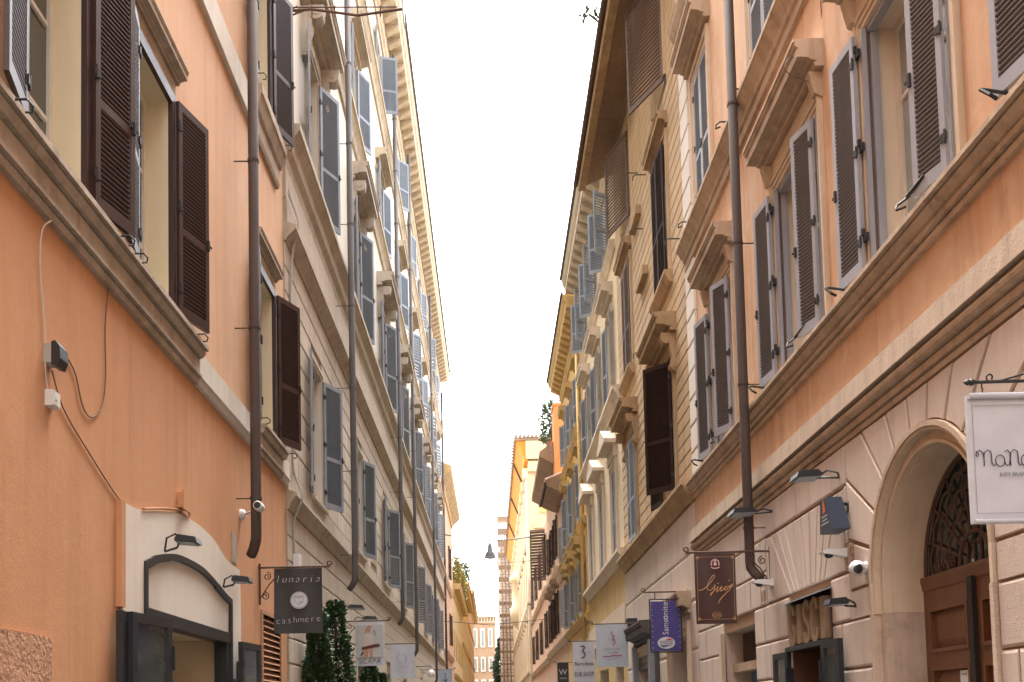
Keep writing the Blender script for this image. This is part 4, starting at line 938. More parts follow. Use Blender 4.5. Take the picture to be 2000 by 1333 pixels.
# street numbers, cut into the stone
def wall_number(b, txt, s, z, size, label):
    t = empty('street_number', b.tf(s, .03, z-.12), label, 'number plate', 'street number plates')
    m = b.mb(); m.strip([(s-.13, z-.13), (s+.13, z-.13), (s+.13, z+.16), (s-.13, z+.16), (s-.13, z-.13)], [(s-.12, z-.12), (s+.12, z-.12), (s+.12, z+.15), (s-.12, z+.15), (s-.12, z-.12)], .028, .034); m.build('plate_edge', 'joint_r', t)
    text(txt, size, 'joint_r', t, Vector(b.tf(s, .033, z-.09))-Vector(t.location), 'digits', rot=(R_(90), 0, R_(-90)))
    return t
wall_number(R1, '19', 11.12, 3.31, .27, 'engraved street number 19 beside the arched doorway')
wall_number(R1, '18', 14.75, 3.30, .25, 'engraved street number 18 left of the drainpipe elbow')
# neighbouring shop with blue panel and old grille
R1.reveal(15.3, 17.35, 0, 2.95, .5, 'stone_r', name='shop_reveal')
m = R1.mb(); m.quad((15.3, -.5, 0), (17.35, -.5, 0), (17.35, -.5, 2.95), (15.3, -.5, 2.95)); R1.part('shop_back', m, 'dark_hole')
m = R1.mb(); m.box(15.3, 17.35, -.4, -.1, 2.28, 2.42); R1.part('shop_lintel', m, 'trim_r')
for i in range(16): R1.inst('gb', lambda m: m.box(0, .035, 0, .03, 0, .5), 'grille_bar', 'old_brown_wood', 15.36+i*.125, -.3, 2.425)
m = R1.mb(); m.box(15.3, 16.9, -.35, -.3, .3, 2.27); o = R1.part('blue_panel', m, 'blue_panel')
text('a', .55, 'woodletter', o, Vector(R1.tf(15.62, -.285, 1.78))-R1.W, 'letter', rot=(R_(90), 0, R_(-90)), ext=.01)
R1.moulding('shop_surround', [(0, 0), (.09, 0), (.09, 2.95), (0, 2.95)], 17.36, 17.55, 'trim_pale')
drainpipe(R1, 14.5, 3.55, 21, .07, 'pipe_brown', 'brown drainpipe down the right orange facade bending above the script sign', n=.27, ds=-.35, clamp=2.1)

cable('cable', R1, [(11.3, .012, 10.2), (11.32, .012, 9.8), (11.42, .012, 9.4), (11.44, .40, 9.2), (11.45, .38, 9.05), (11.5, .02, 8.9), (11.55, .03, 8.6)], .006, 'cable_brown', 'thin dark cable hanging over the window hood on the right orange facade')
# ------------------------------------------------------------------ R2: ochre coursed building with deep eaves
R2 = Bld('ochre_coursed_building', 1, 4.0, 19.52, 29.9, 18.2, 'ochre building of grooved courses with dark brown shutters and deep brown eaves')
oa = [(21.2, 22.7, 6.3, 9.1), (26.9, 28.4, 6.3, 9.1), (21.2, 22.7, 10.95, 13.9), (26.9, 28.4, 10.95, 13.9), (21.1, 22.5, 15.2, 17.3), (26.8, 28.2, 15.2, 17.3)]
for o in oa: R2.opening(*o, d=.2, rmat='ochre', fmat='old_brown_wood' if o[0] > 25 else 'white_frame')
R2.open += [(20.5, 22.5, 0, 3.2), (24.9, 27.4, 0, 3.1)]
R2.body('ochre'); R2.wall('stone_r', z1=5.7, name='base_wall'); R2.wall('joint_o', z0=5.7)
courses(R2, 19.54, 29.88, 6.2, 18.1, .283, 0, 'ochre', proud=.02, gap=.02, keep=[(o[0]-.2, o[1]+.2, o[2]-.1, o[3]+.25) for o in oa], name='facade_course')
courses(R2, 19.54, 29.88, 0, 5.7, .95, 3.2, 'stone_r', proud=.03, gap=.025, name='stone_block')
R2.moulding('sill_course', [(0, 5.72), (.06, 5.72), (.1, 5.84), (.18, 5.92), (.22, 6.02), (.26, 6.04), (.26, 6.12), (0, 6.18)], 19.53, 29.9, 'ochre_trim')
for i, o in enumerate(oa):
    R2.surround(*o, .18, .07, 'ochre_trim' if i < 2 else 'ochre', 2)
    if i < 2:
        hood(R2, o[0]-.5, o[1]+.5, 9.55, .5, .38, 'ochre_trim')
        for sx in (o[0]-.36, o[1]+.16): scroll(R2, sx, 9.54, .8, .34, .2, 'ochre_trim')
        m = R2.mb(); m.box(o[0]-.3, o[1]+.3, 0, .06, 9.3, 9.54); R2.part('window_frieze', m, 'ochre_trim')
    elif i < 4:
        m = R2.mb(); m.prof([(0, o[2]-.3), (.1, o[2]-.28), (.2, o[2]-.1), (.2, o[2]-.03), (0, o[2]-.01)], o[0]-.3, o[1]+.3); R2.part('window_sill', m, 'ochre_trim')
        hood(R2, o[0]-.3, o[1]+.3, o[3]+.22, .26, .26, 'ochre_trim')
R2.shutter(22.75, .08, 6.3, 9.05, .78, 1, 9, 'darkbrown_wood', pitch=.055); R2.shutter(21.2, .08, 6.3, 9.05, .74, 1, 42, 'darkbrown_wood', pitch=.055)
for s0, s1, z0, z1, mt in ((26.9, 28.4, 6.3, 9.1, 'blue_wood'), (26.9, 28.4, 10.95, 13.9, 'old_brown_wood'), (21.2, 22.7, 10.95, 13.9, 'darkbrown_wood')):
    w = (s1-s0)/2-.01; nn = .1 if z0 > 10 and s0 < 25 else .07; R2.shutter(s0+.005, nn, z0+.03, z1-.02, w, 1, 2, mt, pitch=.06, hinge=False); R2.shutter(s1-.005, nn, z0+.03, z1-.02, w, -1, 2, mt, pitch=.06, hinge=False)
R2.shutter(21.0, .06, 15.1, 17.5, 1.4, 1, 24, 'old_brown_wood', 'mid_brown', pitch=.09, hinge=False, mids=(), gap=True)
R2.shutter(26.6, .06, 14.95, 17.3, 1.45, 1, 17, 'old_brown_wood', 'mid_brown', pitch=.095, hinge=False, mids=(), gap=True)
for s, z in ((19.9, 11.1), (24.7, 10.5), (23.9, 14.6), (24.6, 13.6), (25.1, 15.3)):
    m = R2.mb(); m.tube([(s, 0, z), (s, .28, z), (s+.04, .34, z-.05), (s+.02, .34, z-.13)], .014, 6); R2.part('wall_hook', m, 'iron')
for s, z in ((24.0, 12.2), (24.8, 14.1)):
    m = R2.mb(); m.box(s, s+1.2, 0, .16, z, z+.22); R2.part('stone_ledge', m, 'ochre_trim')
# deep eaves: sloping boarded soffit, fascia, tile ends
m = R2.mb(); m.prof([(0, 18.0), (.12, 18.0), (.95, 17.62), (1.0, 17.62), (1.02, 17.8), (0, 18.3)], 19.4, 30.2); R2.part('eaves', m, 'eave_brown')
m = R2.mb(); m.prof([(.82, 17.56), (1.03, 17.5), (1.06, 17.56), (1.06, 17.66), (.84, 17.68)], 19.4, 30.2); R2.part('eaves_board', m, 'ochre_trim')
for i in range(48): R2.inst('tile', lambda m: m.tube([(0, 1.14, 17.78), (0, -.3, 18.38)], .1, 8, r1=.085), 'roof_tile', 'tile', 19.45+i*.225, 0, 0)
m = R2.mb(); m.tube([(19.4, 1.13, 17.7), (30.2, 1.13, 17.7)], .07, 8); R2.part('gutter', m, 'rust_iron')
# its shops
for s0, s1, zt in ((20.5, 22.5, 3.2), (24.9, 27.4, 3.1)):
    R2.reveal(s0, s1, 0, zt, .45, 'stone_r', name='shop_reveal'); m = R2.mb(); m.quad((s0, -.45, 0), (s1, -.45, 0), (s1, -.45, zt), (s0, -.45, zt)); R2.part('shop_window', m, 'glass')
    R2.surround(s0, s1, 0, zt, .25, .1, 'trim_pale', 2, 'shop_surround')
hood(R2, 20.1, 22.9, 3.6, .32, .42, 'trim_r', 'shop_hood')
hood(R2, 24.6, 27.8, 3.42, .42, .45, 'pipe_grey', 'shop_hood')
m = R2.mb(); m.box(24.95, 27.35, -.2, -.1, 0, 2.5).box(24.62, 24.88, .03, .2, 0, 3.4).box(27.42, 27.7, .03, .2, 0, 3.4); o = R2.part('shop_front', m, 'blue_wood')
m = R2.mb(); m.box(24.9, 27.4, .0, .05, 2.75, 3.1); o = R2.part('fascia', m, 'black_plastic')
text('ALESSANDRO', .2, 'gold', o, Vector(R2.tf(26.15, .056, 2.93))-R2.W, 'lettering', rot=(R_(90), 0, R_(-90))); text('style', .16, 'gold', o, Vector(R2.tf(26.15, .056, 2.79))-R2.W, 'lettering', rot=(R_(90), 0, R_(-90)))
t = empty('service_post', R2.tf(22.95, .28, 0), 'slim grey post with a white box on top beside the purple sign', 'post')
m = R2.mb(); m.tube([(22.95, .28, 0), (22.95, .28, 3.7)], .06, 10).box(22.9, 23.0, 0, .28, 3.2, 3.25); m.build('post', 'pipe_grey', t); m = R2.mb(); m.box(22.85, 23.1, .15, .4, 3.72, 4.15); m.build('box', 'white_plastic', t)
t = empty('speaker_box', R2.tf(27.9, 0, 3.95), 'small dark box fixed to the wall above the shop hood', 'wall box')
m = R2.mb(); m.box(27.6, 28.1, .03, .3, 3.95, 4.2); m.build('box', 'black_plastic', t); m = R2.mb(); m.box(27.65, 28.05, .3, .31, 3.98, 4.17); m.build('front', 'iron', t)
# ------------------------------------------------------------------ right-hand signs
t = sign(R1, 6.2, 2.98, 3.81, 2.76, 3.56, 'white banner with thin lettering and the words KIDS BRAND, far right edge', 'sign_white', arm_z=3.68, bracket=False, wav=.006)
m = MB(); m.tube([(2.990, 6.18, 3.555), (3.810, 6.18, 3.555)], .02, 10); m.tube([(2.990, 6.18, 2.77), (3.810, 6.18, 2.77)], .014, 10); m.build('roller', 'sign_offwhite', t)
m = MB(); m.tube([(3.030, 6.19, 3.645), (4.0, 6.19, 3.655)], .011, 8); m.tube([(x, 6.19, z) for x, z in spiral(3.135, 3.675, .027, .012, 270, -60, 14)]+[], .006, 6); m.tube([(3.140, 6.19, 3.65), (3.200, 6.19, 3.653), (3.450, 6.19, 3.72), (3.750, 6.19, 3.86), (3.98, 6.19, 3.98)], .007, 6)
m.build('bracket', 'iron', t)
m = MB(); m.lathe((2.995, 6.19, 3.645), [(.003, -.03), (.02, -.005), (.016, .01), (.024, .02), (.01, .05)], 8, 'x'); m.build('finial', 'iron', t)
for x in (3.08, 3.72):
    m = MB(); m.tube([(x, 6.19, 3.64), (x, 6.19, 3.61), (x+.006, 6.19, 3.6), (x, 6.19, 3.585), (x, 6.19, 3.56)], .005, 6); m.build('chain', 'iron', t)
m = MB(lambda a, b_, c: (a, 6.188-b_, c)); P = [(3.01, 2.82), (3.78, 2.82), (3.78, 3.50), (3.01, 3.50), (3.01, 2.82)]; m.strip(P, [(x+.003*(1 if x < 3.4 else -1), z+.003*(1 if z < 3 else -1)) for x, z in P], 0, .002); m.build('border_line', 'ink_grey', t)
X0, Z0, sc = 3.080, 3.115, .105
def nn_(x): return [(x-.055, Z0+.062), (x-.062, Z0+.078), (x-.048, Z0+.086), (x-.038, Z0+.072), (x-.05, Z0+.06), (x-.062, Z0+.072), (x-.055, Z0+.092), (x-.03, Z0+.1), (x-.008, Z0+.085), (x, Z0+.06), (x, Z0)]
def hump(x): return [(x, Z0+.05), (x+.004, Z0+.085), (x+.03, Z0+.102), (x+.055, Z0+.09), (x+.06, Z0+.06), (x+.06, Z0+.02), (x+.072, Z0+.003), (x+.09, Z0+.008)]
for pts in (nn_(X0+.03), hump(X0+.03), arc(X0+.155, Z0+.033, .036, 0, 360, 18), [(X0+.19, Z0+.035), (X0+.195, Z0+.012), (X0+.21, Z0+.003), (X0+.228, Z0+.012), (X0+.235, Z0+.05)], [(X0+.195, Z0+.09), (X0+.215, Z0+.1), (X0+.235, Z0+.08), (X0+.237, Z0)], hump(X0+.237), arc(X0+.355, Z0+.033, .036, 0, 360, 18), [(X0+.39, Z0+.035), (X0+.395, Z0+.012), (X0+.41, Z0+.003)], [(X0+.36, Z0+.085), (X0+.385, Z0+.115)]):
    curve(t, [(X0-.035+(x-X0)*.8, z) for x, z in pts], .0032, 'ink', 6.186, 'letter')
text('KIDS BRAND', .036, 'ink_grey', t, rel(t, X0+.175, 6.186, 3.05), 'lettering', fit=.18)

t = sign(R1, 14.35, 2.90, 3.48, 2.87, 3.87, 'dark brown banner with gold script lettering and a pale crest', 'sign_brown', arm_z=3.89, wav=.008)
y = 14.335
m = MB(lambda a, b_, c: (a, y-b_, c)); P = [(2.93, 2.93), (3.45, 2.93), (3.45, 3.82), (2.93, 3.82), (2.93, 2.93)]; m.strip(P, [(x+.004*(1 if x < 3.2 else -1), z+.004*(1 if z < 3.3 else -1)) for x, z in P], 0, .002); m.build('border_line', 'gold', t)
for x in (2.94, 3.44):
    for z in (2.94, 3.81): disc(t, x, z, .022, .022, y-.001, 'gold', 'corner_ornament', 10, .6)
disc(t, 3.19, 2.99, .065, .045, y, 'gold', 'oval_mark', 24, .9); disc(t, 3.17, 2.99, .025, .02, y, 'gold', 'oval_mark', 12, .75); disc(t, 3.21, 2.99, .025, .02, y, 'gold', 'oval_mark', 12, .75)
disc(t, 3.19, 3.72, .022, .03, y, 'pinkgold', 'crest', 10); disc(t, 3.19, 3.765, .014, .014, y, 'pinkgold', 'crest', 10)
for k in range(9): a = R_(-20+k*27.5); disc(t, 3.19+.055*math.cos(a), 3.725+.055*math.sin(a), .012, .012, y, 'pinkgold', 'crest', 8)
curve(t, [(3.13, 3.672), (3.16, 3.658), (3.19, 3.655), (3.22, 3.658), (3.25, 3.672)], .008, 'pinkgold', y, 'crest')
def sm(pts, k=6):
    P = [Vector(p) for p in pts]; out = []
    for i in range(len(P)-1):
        p0, p1, p2, p3 = P[max(i-1, 0)], P[i], P[i+1], P[min(i+2, len(P)-1)]
        for j in range(k): q = j/k; out.append(tuple(.5*((2*p1)+(p2-p0)*q+(2*p0-5*p1+4*p2-p3)*q*q+(3*p1-p0-3*p2+p3)*q**3)))
    return out+[tuple(P[-1])]
gx = lambda u: 2.90+.58*(u-635)/455; gz = lambda v: 3.87-(v-145)/790*1.0
G = lambda L: sm([(gx(u), gz(v)) for u, v in L])
for L in ([(670, 560), (710, 552), (760, 520), (820, 455), (852, 405), (835, 392), (800, 440), (770, 500), (768, 550), (800, 560), (835, 530), (855, 500), (840, 560), (805, 615), (800, 600), (850, 560), (890, 520)], [(890, 520), (868, 570), (880, 578), (915, 535), (930, 520), (912, 565), (925, 572), (955, 540), (985, 520), (965, 530), (955, 558), (975, 560), (1010, 520), (1025, 510), (1015, 545), (1030, 535), (1050, 505), (1040, 500), (1020, 550), (960, 610), (910, 660), (888, 700), (890, 710)]):
    curve(t, G(L), .0058, 'gold', y-.002, 'script_stroke')
for u, v in ((888, 485), (1012, 455)): disc(t, gx(u), gz(v), .009, .009, y-.002, 'gold', 'script_dot', 10)

t = sign(R2, 20.4, 3.21, 3.80, 2.86, 3.86, 'purple blue framed sign with white vertical Samsonite lettering', 'sign_blue', fabric=False, arm_z=4.05, arm_over=.15)
y = 20.38; m = MB()
for a, c in (((3.19, 2.84), (3.19, 3.9)), ((3.82, 2.84), (3.82, 3.9)), ((3.19, 2.84), (3.82, 2.84)), ((3.19, 3.9), (3.82, 3.9))): m.tube([(a[0], y+.02, a[1]), (c[0], y+.02, c[1])], .014, 6)
for x in (3.3, 3.7): m.tube([(x, y+.02, 3.9), (x, y+.02, 4.05)], .01, 6)
m.build('frame', 'iron', t)
for z in [2.92+.11*i for i in range(9)]:
    for x in (3.235, 3.775): disc(t, x, z, .011, .011, y+.005, 'mesh_grey', 'eyelet', 8)
text('Sams', .17, 'sign_white', t, rel(t, 3.55, y, 3.18), 'lettering', roll=-R_(90), align='LEFT', ext=.003, fit=.30); text('nite', .17, 'sign_white', t, rel(t, 3.55, y, 3.58), 'lettering', roll=-R_(90), align='LEFT', ext=.003, fit=.25)
disc(t, 3.505, 3.53, .045, .045, y, 'sign_white', 'round_mark', 16, .5)
disc(t, 3.50, 3.02, .175, .12, y, 'sign_white', 'oval_badge', 28)
m = MB(lambda a, b_, c: (a, y-.004-b_, c)); m.ext([(3.47, 3.07), (3.56, 3.115), (3.64, 3.07)], 0, .003); m.build('red_peak', 'ink_red', t)
text('AMERICAN', .055, 'ink', t, rel(t, 3.50, y-.004, 3.025), 'lettering'); text('TOURISTER', .05, 'ink', t, rel(t, 3.50, y-.004, 2.985), 'lettering')
m = MB(lambda a, b_, c: (a, y-.004-b_, c)); m.ext([(3.36, 2.97), (3.62, 2.975), (3.5, 2.945), (3.44, 2.93)], 0, .003); m.build('blue_swoosh', 'sign_blue', t)

t = sign(R2, 27.5, 2.82, 3.68, 2.88, 4.03, 'white banner with thin black and red monogram and a red underline', 'sign_offwhite', arm_z=4.05)
y = 27.46
curve(t, sm([(3.24, 3.86), (3.26, 3.75), (3.28, 3.68), (3.26, 3.62), (3.28, 3.58)]), .009, 'ink_grey', y, 'monogram'); curve(t, sm([(3.14, 3.6), (3.2, 3.74), (3.24, 3.84)]), .005, 'ink_grey', y, 'monogram'); curve(t, sm([(3.33, 3.73), (3.27, 3.68), (3.33, 3.58), (3.3, 3.5), (3.26, 3.46)]), .010, 'ink_red', y, 'monogram')
text('ALESSANDRO', .075, 'ink_grey', t, rel(t, 3.25, y, 3.34), 'lettering'); text('STILISMO', .07, 'ink_grey', t, rel(t, 3.26, y, 3.24), 'lettering'); curve(t, [(3.0, 3.165), (3.15, 3.165), (3.25, 3.185), (3.5, 3.185)], .011, 'ink_red', y, 'underline'); text('roma  via  22', .05, 'ink_grey', t, rel(t, 3.25, y, 3.07), 'lettering')
t = sign(R2, 33.5, 2.66, 3.38, 2.55, 4.0, 'tall white banner reading FUR SHOP under a curled B', 'sign_white', arm_z=4.02)
y = 33.46
curve(t, sm([(2.9, 3.84), (2.99, 3.86), (3.05, 3.8), (2.98, 3.7), (3.06, 3.6), (3.02, 3.5), (2.93, 3.46)]), .018, 'ink', y, 'monogram'); text('1920', .06, 'ink', t, rel(t, 3.2, y, 3.62), 'lettering')
text('Bertoletti', .17, 'ink', t, rel(t, 3.02, y, 3.22), 'lettering', fit=.6); text('FUR SHOP', .22, 'ink', t, rel(t, 3.02, y, 2.86), 'lettering', fit=.62)
t = sign(R2, 47, 3.0, 3.52, 2.95, 4.0, 'narrow black sign with a white letter W far down the right side', 'sign_black', fabric=False)
text('W', .36, 'sign_white', t, rel(t, 3.26, 46.97, 3.45), 'lettering'); text('WOMA', .1, 'sign_white', t, rel(t, 3.26, 46.97, 3.25), 'lettering')
# ------------------------------------------------------------------ R3: cream building with blue grey shutters
R3 = Bld('cream_palazzo', 1, 4.0, 29.92, 41.3, 18.9, 'cream building with blue grey shutters, small pediments and bracketed cornice beyond the ochre one')
c3 = (31.9, 35.6, 39.3)
for c in c3:
    R3.opening(c-.55, c+.55, 6.6, 9.3, d=.2, rmat='cream'); R3.opening(c-.55, c+.55, 11.55, 14.2, d=.2, rmat='cream'); R3.opening(c-.5, c+.5, 16.0, 18.0, d=.2, rmat='cream')
R3.open += [(31, 33, 0, 3.2), (35, 38, 0, 3.2)]
R3.body('cream'); R3.wall('yellow_trim', z1=6.1, name='base_wall'); R3.wall('cream', z0=6.1)
for s0, s1 in ((31, 33), (35, 38)):
    m = R3.mb(); m.quad((s0, -.3, 0), (s1, -.3, 0), (s1, -.3, 3.2), (s0, -.3, 3.2)); R3.part('shop_window', m, 'glass'); R3.reveal(s0, s1, 0, 3.2, .3, 'cream', name='shop_reveal')
R3.moulding('pale_band', [(0, 4.1), (.06, 4.1), (.06, 4.9), (0, 4.92)], 29.93, 41.3, 'trim_pale')
R3.moulding('sill_course', [(0, 6.1), (.06, 6.1), (.1, 6.25), (.2, 6.38), (.24, 6.4), (.24, 6.5), (0, 6.54)], 29.93, 41.3, 'cream_trim')
R3.moulding('sill_course', [(0, 11.0), (.06, 11.0), (.1, 11.15), (.2, 11.28), (.24, 11.3), (.24, 11.4), (0, 11.44)], 29.93, 41.3, 'cream_trim')
R3.moulding('string_course', [(0, 15.6), (.06, 15.6), (.15, 15.75), (.2, 15.85), (0, 15.9)], 29.93, 41.3, 'cream_trim')
for k, c in enumerate(c3):
    R3.surround(c-.55, c+.55, 6.55, 9.3, .25, .08, 'cream_trim', 2)
    m = R3.mb(); z = 9.95; P = [(c-1.0, z), (c+1.0, z), (c+1.0, z+.12), (c, z+.62), (c-1.0, z+.12)]; m.ext(P, 0, .42); R3.part('pediment', m, 'cream_trim')
    m = R3.mb(); m.box(c-.85, c+.85, 0, .12, 9.56, 9.948); R3.part('window_frieze', m, 'cream_trim')
    R3.surround(c-.55, c+.55, 11.45, 14.2, .2, .07, 'cream_trim', 2); hood(R3, c-.95, c+.95, 14.6, .42, .42, 'cream_trim')
    w = .53
    for ds, s in ((1, c-.545), (-1, c+.545)): R3.shutter(s, 0, 6.65, 9.28, w, ds, 1, 'blue_wood', 'blue_slat', pitch=.065, hinge=False)
    leafpair(R3, c, .58, 11.55, 14.15, .58, 10, (8, 12, 14)[k], 'blue_wood', 'blue_slat', .075, hinge=False)
    leafpair(R3, c, .52, 16.0, 18.0, .55, 55, 60, 'blue_wood', 'blue_slat', .085, hinge=False)
cornice(R3, 29.9, 41.5, 18.35, .75, 1.3, 'cornice_l', .74, (.34, .42, .3))
t = empty('roof_railing', R3.tf(33, .3, 19.7), 'curved iron roof terrace railing above the cream building cornice', 'railing')
m = R3.mb(); m.tube([(31, .35, 20.6), (36, .35, 20.6)], .025, 6); m.build('handrail', 'iron', t)
for i in range(17): m = R3.mb(); s = 31+i*.31; m.tube([(s, .3, 19.72), (s, .5, 20.0), (s, .48, 20.4), (s, .35, 20.6)], .014, 5); m.build('baluster', 'iron', t)

# ------------------------------------------------------------------ R4: yellow building
R4 = Bld('yellow_building', 1, 4.0, 41.32, 52.8, 18.5, 'yellow building with bracketed cornice and blue grey shutters behind the cream one')
c4 = (43.2, 47.0, 50.6)
for c in c4:
    for z0, z1 in ((5.9, 8.2), (10.0, 12.5), (14.2, 16.3)): R4.opening(c-.5, c+.5, z0, z1, d=.2, rmat='yellow')
R4.body('yellow'); R4.wall('yellow')
for z in (5.4, 9.4, 13.6): R4.moulding('string_course', [(0, z), (.08, z), (.2, z+.2), (.24, z+.3), (0, z+.34)], 41.33, 52.8, 'yellow_trim')
for k, c in enumerate(c4):
    for z0, z1 in ((5.9, 8.2), (10.0, 12.5), (14.2, 16.3)):
        R4.surround(c-.5, c+.5, z0, z1, .2, .07, 'yellow_trim', 2); leafpair(R4, c, .52, z0+.02, z1, .52, 10, 14+6*k, 'blue_wood', 'blue_slat', .1, hinge=False)
        if z0 < 9: hood(R4, c-.9, c+.9, z1+.35, .55, .5, 'yellow_trim'); scroll(R4, c-.85, z1+.34, .6, .4, .2, 'yellow_trim'); scroll(R4, c+.65, z1+.34, .6, .4, .2, 'yellow_trim')
        else: hood(R4, c-.8, c+.8, z1+.25, .4, .35, 'yellow_trim')
cornice(R4, 41.6, 53, 17.9, .72, 1.2, 'yellow_trim', .8, (.36, .42, .28))
drainpipe(R4, 41.6, 3, 17.8, .07, 'yellow_trim', 'ochre painted drainpipe at the near corner of the yellow building', n=.2, elbow=False)

# ------------------------------------------------------------------ farther right-hand houses
def house(name, side, D, s0, s1, zt, mat, label, wins, shut='brown', pit=3.6, eave=None, strings=(), ww=.5, trim=None, shmat='darkbrown_wood', off=1.6, pitch=.12):
    b = Bld(name, side, D, s0, s1, zt, label); cs = []
    c = s0+off
    while c < s1-.9: cs.append(c); c += pit
    for c in cs:
        for z0, z1 in wins: b.opening(c-ww, c+ww, z0, z1, d=.18, rmat=mat, fmat='old_brown_wood')
    b.body(mat); b.wall(mat)
    for c in cs:
        for z0, z1 in wins:
            b.surround(c-ww, c+ww, z0, z1, .16, .06, trim or mat, 1)
            if shut: leafpair(b, c, ww+.02, z0, z1, ww, 10, 16, shmat, shmat, pitch, hinge=False)
    for z in strings: b.moulding('string_course', [(0, z), (.08, z), (.2, z+.18), (.24, z+.3), (0, z+.34)], s0, s1, trim or mat)
    return b
R5 = house('pink_low_house', 1, 4.0, 52.82, 58, 13.6, 'pink', 'low pink house with grey projecting eaves past the yellow building', ((6.3, 8.4), (9.6, 11.8)), pit=3.0, strings=(5.4, 9.0), trim='trim_pale', shmat='blue_wood')
m = R5.mb(); m.prof([(0, 13.2), (.2, 13.2), (.9, 13.5), (.95, 13.6), (.95, 13.75), (0, 14.3)], 52.6, 58.2); R5.part('eaves', m, 'eave_brown')
for i in range(20): R5.inst('tile', lambda m: m.tube([(0, 1.0, 13.8), (0, -.5, 14.4)], .12, 8), 'roof_tile', 'tile', 52.7+i*.28, 0, 0)
m = R5.mb(); m.tube([(52.6, 1.02, 13.62), (58.2, 1.02, 13.62)], .09, 8); R5.part('gutter', m, 'iron')
m = R5.mb(); m.box(57.0, 58.8, -.75, .18, 13.4, 19.1).box(56.95, 58.85, -.8, .23, 19.1, 19.25); R5.part('chimney_block', m, 'redorange')
R5b = house('pink_tall_house', 1, 4.0, 58.02, 70, 16.6, 'pink', 'taller pink house with dark brown eaves and brown shutters, right side far', ((6.3, 8.8), (10.8, 13.2)), pit=3.4, strings=(5.4, 9.8), trim='trim_pale', ww=.45)
m = R5b.mb(); m.prof([(0, 16.0), (.2, 16.0), (.95, 16.4), (1.0, 16.5), (1.0, 16.7), (0, 17.4)], 57.9, 70.2); R5b.part('eaves', m, 'eave_brown')
for c in (59.62, 63.02, 66.42): hood(R5b, c-.75, c+.75, 9.05, .5, .4, 'eave_brown'); 
R5c = house('cream_pink_house', 1, 4.0, 70.02, 99.8, 15.2, 'pink', 'pale pink house with one brown shutter standing out, right side far', ((6.3, 8.8), (11.4, 14.2)), pit=7.5, strings=(5.2, 10.2), trim='cream_trim')
R5c.shutter(71.0, .1, 11.0, 14.6, 1.1, 1, 70, 'old_brown_wood', pitch=.2, hinge=False)
R6 = Bld('orange_eaved_palace', 1, 4.0, 100, 172, 28.2, 'tall pale palace with bright orange soffit and pilasters at the end of the street', depth=14)
for i in range(12):
    for z0, z1 in ((7, 10.5), (14, 17.5), (20.5, 23.5)): R6.opening(103+i*5.8, 104.6+i*5.8, z0, z1, d=.25, rmat='palecream')
R6.body('palecream'); R6.wall('yellow_trim')
for i in range(13):
    m = R6.mb(); s = 100.1+i*5.8; m.box(s, s+1.2, 0, .3, 0, 25).box(s-.15, s+1.35, 0, .5, 25, 26).box(s-.1, s+1.3, 0, .42, 12.4, 12.8); R6.part('pilaster', m, 'cream')
for i in range(12):
    for z1 in (10.5, 17.5): hood(R6, 102.6+i*5.8, 105+i*5.8, z1+.4, .5, .5, 'palecream')
    for z0, z1 in ((7, 10.5), (14, 17.5), (20.5, 23.5)): R6.surround(103+i*5.8, 104.6+i*5.8, z0, z1, .25, .1, 'cream', 1)
for z in (5.4, 12.0, 19.2): R6.moulding('string_course', [(0, z), (.1, z), (.35, z+.3), (.4, z+.5), (0, z+.55)], 100, 172, 'cream_trim')
m = R6.mb(); m.prof([(0, 26.6), (.35, 26.6), (.45, 27.2), (1.15, 28.6), (1.15, 28.65), (0, 28.7)], 99.6, 172); R6.part('eaves_soffit', m, 'soffit_orange')
m = R6.mb(); m.prof([(1.0, 28.66), (1.3, 28.66), (1.34, 28.95), (0, 29.0), (-6, 29.0), (-6, 28.75)], 99.4, 172); R6.part('eaves_board', m, 'eave_brown')
for i in range(60):
    R6.inst('rafter', lambda m: m.box(0, .3, .95, 1.5, 28.5, 28.66), 'rafter_end', 'eave_brown', 99.7+i*1.2, 0, 0)
m = R6.mb(); m.box(99.5, 100, -12, 0, 25.6, 26.6).box(99.35, 100, -12, .2, 26.8, 28.6).box(99.75, 100, -12, -.4, 20, 20.6); R6.part('gable_cornice', m, 'palecream')
m = R6.mb(); m.box(99.9, 100, -2.2, -1.1, 21.5, 24.2); R6.part('gable_window', m, 'yellow')
for i in range(26): R6.inst('gtile', lambda m: m.tube([(-.7, 0, 29.05), (4, 0, 29.9)], .16, 8), 'roof_tile', 'tile', 99.9, 1.1-i*.4, 0)
for s in (108, 125, 142): m = R6.mb(); m.tube([(s, 1.2, 28.4), (s, .2, 26.0), (s, .12, 25.5), (s, .12, 3)], .1, 8); R6.part('downpipe', m, 'pipe_brown')
m = R6.mb(); P = [(.2, 0), (.9, .8), (1.3, 2.0), (1.35, 3.0), (1.0, 3.2), (1.0, 6.5), (1.35, 6.7), (1.3, 7.2), (.5, 8.2)]
m.lathe((138, .1, 13), P, 14); R6.part('bow_balcony', m, 'palecream', True)
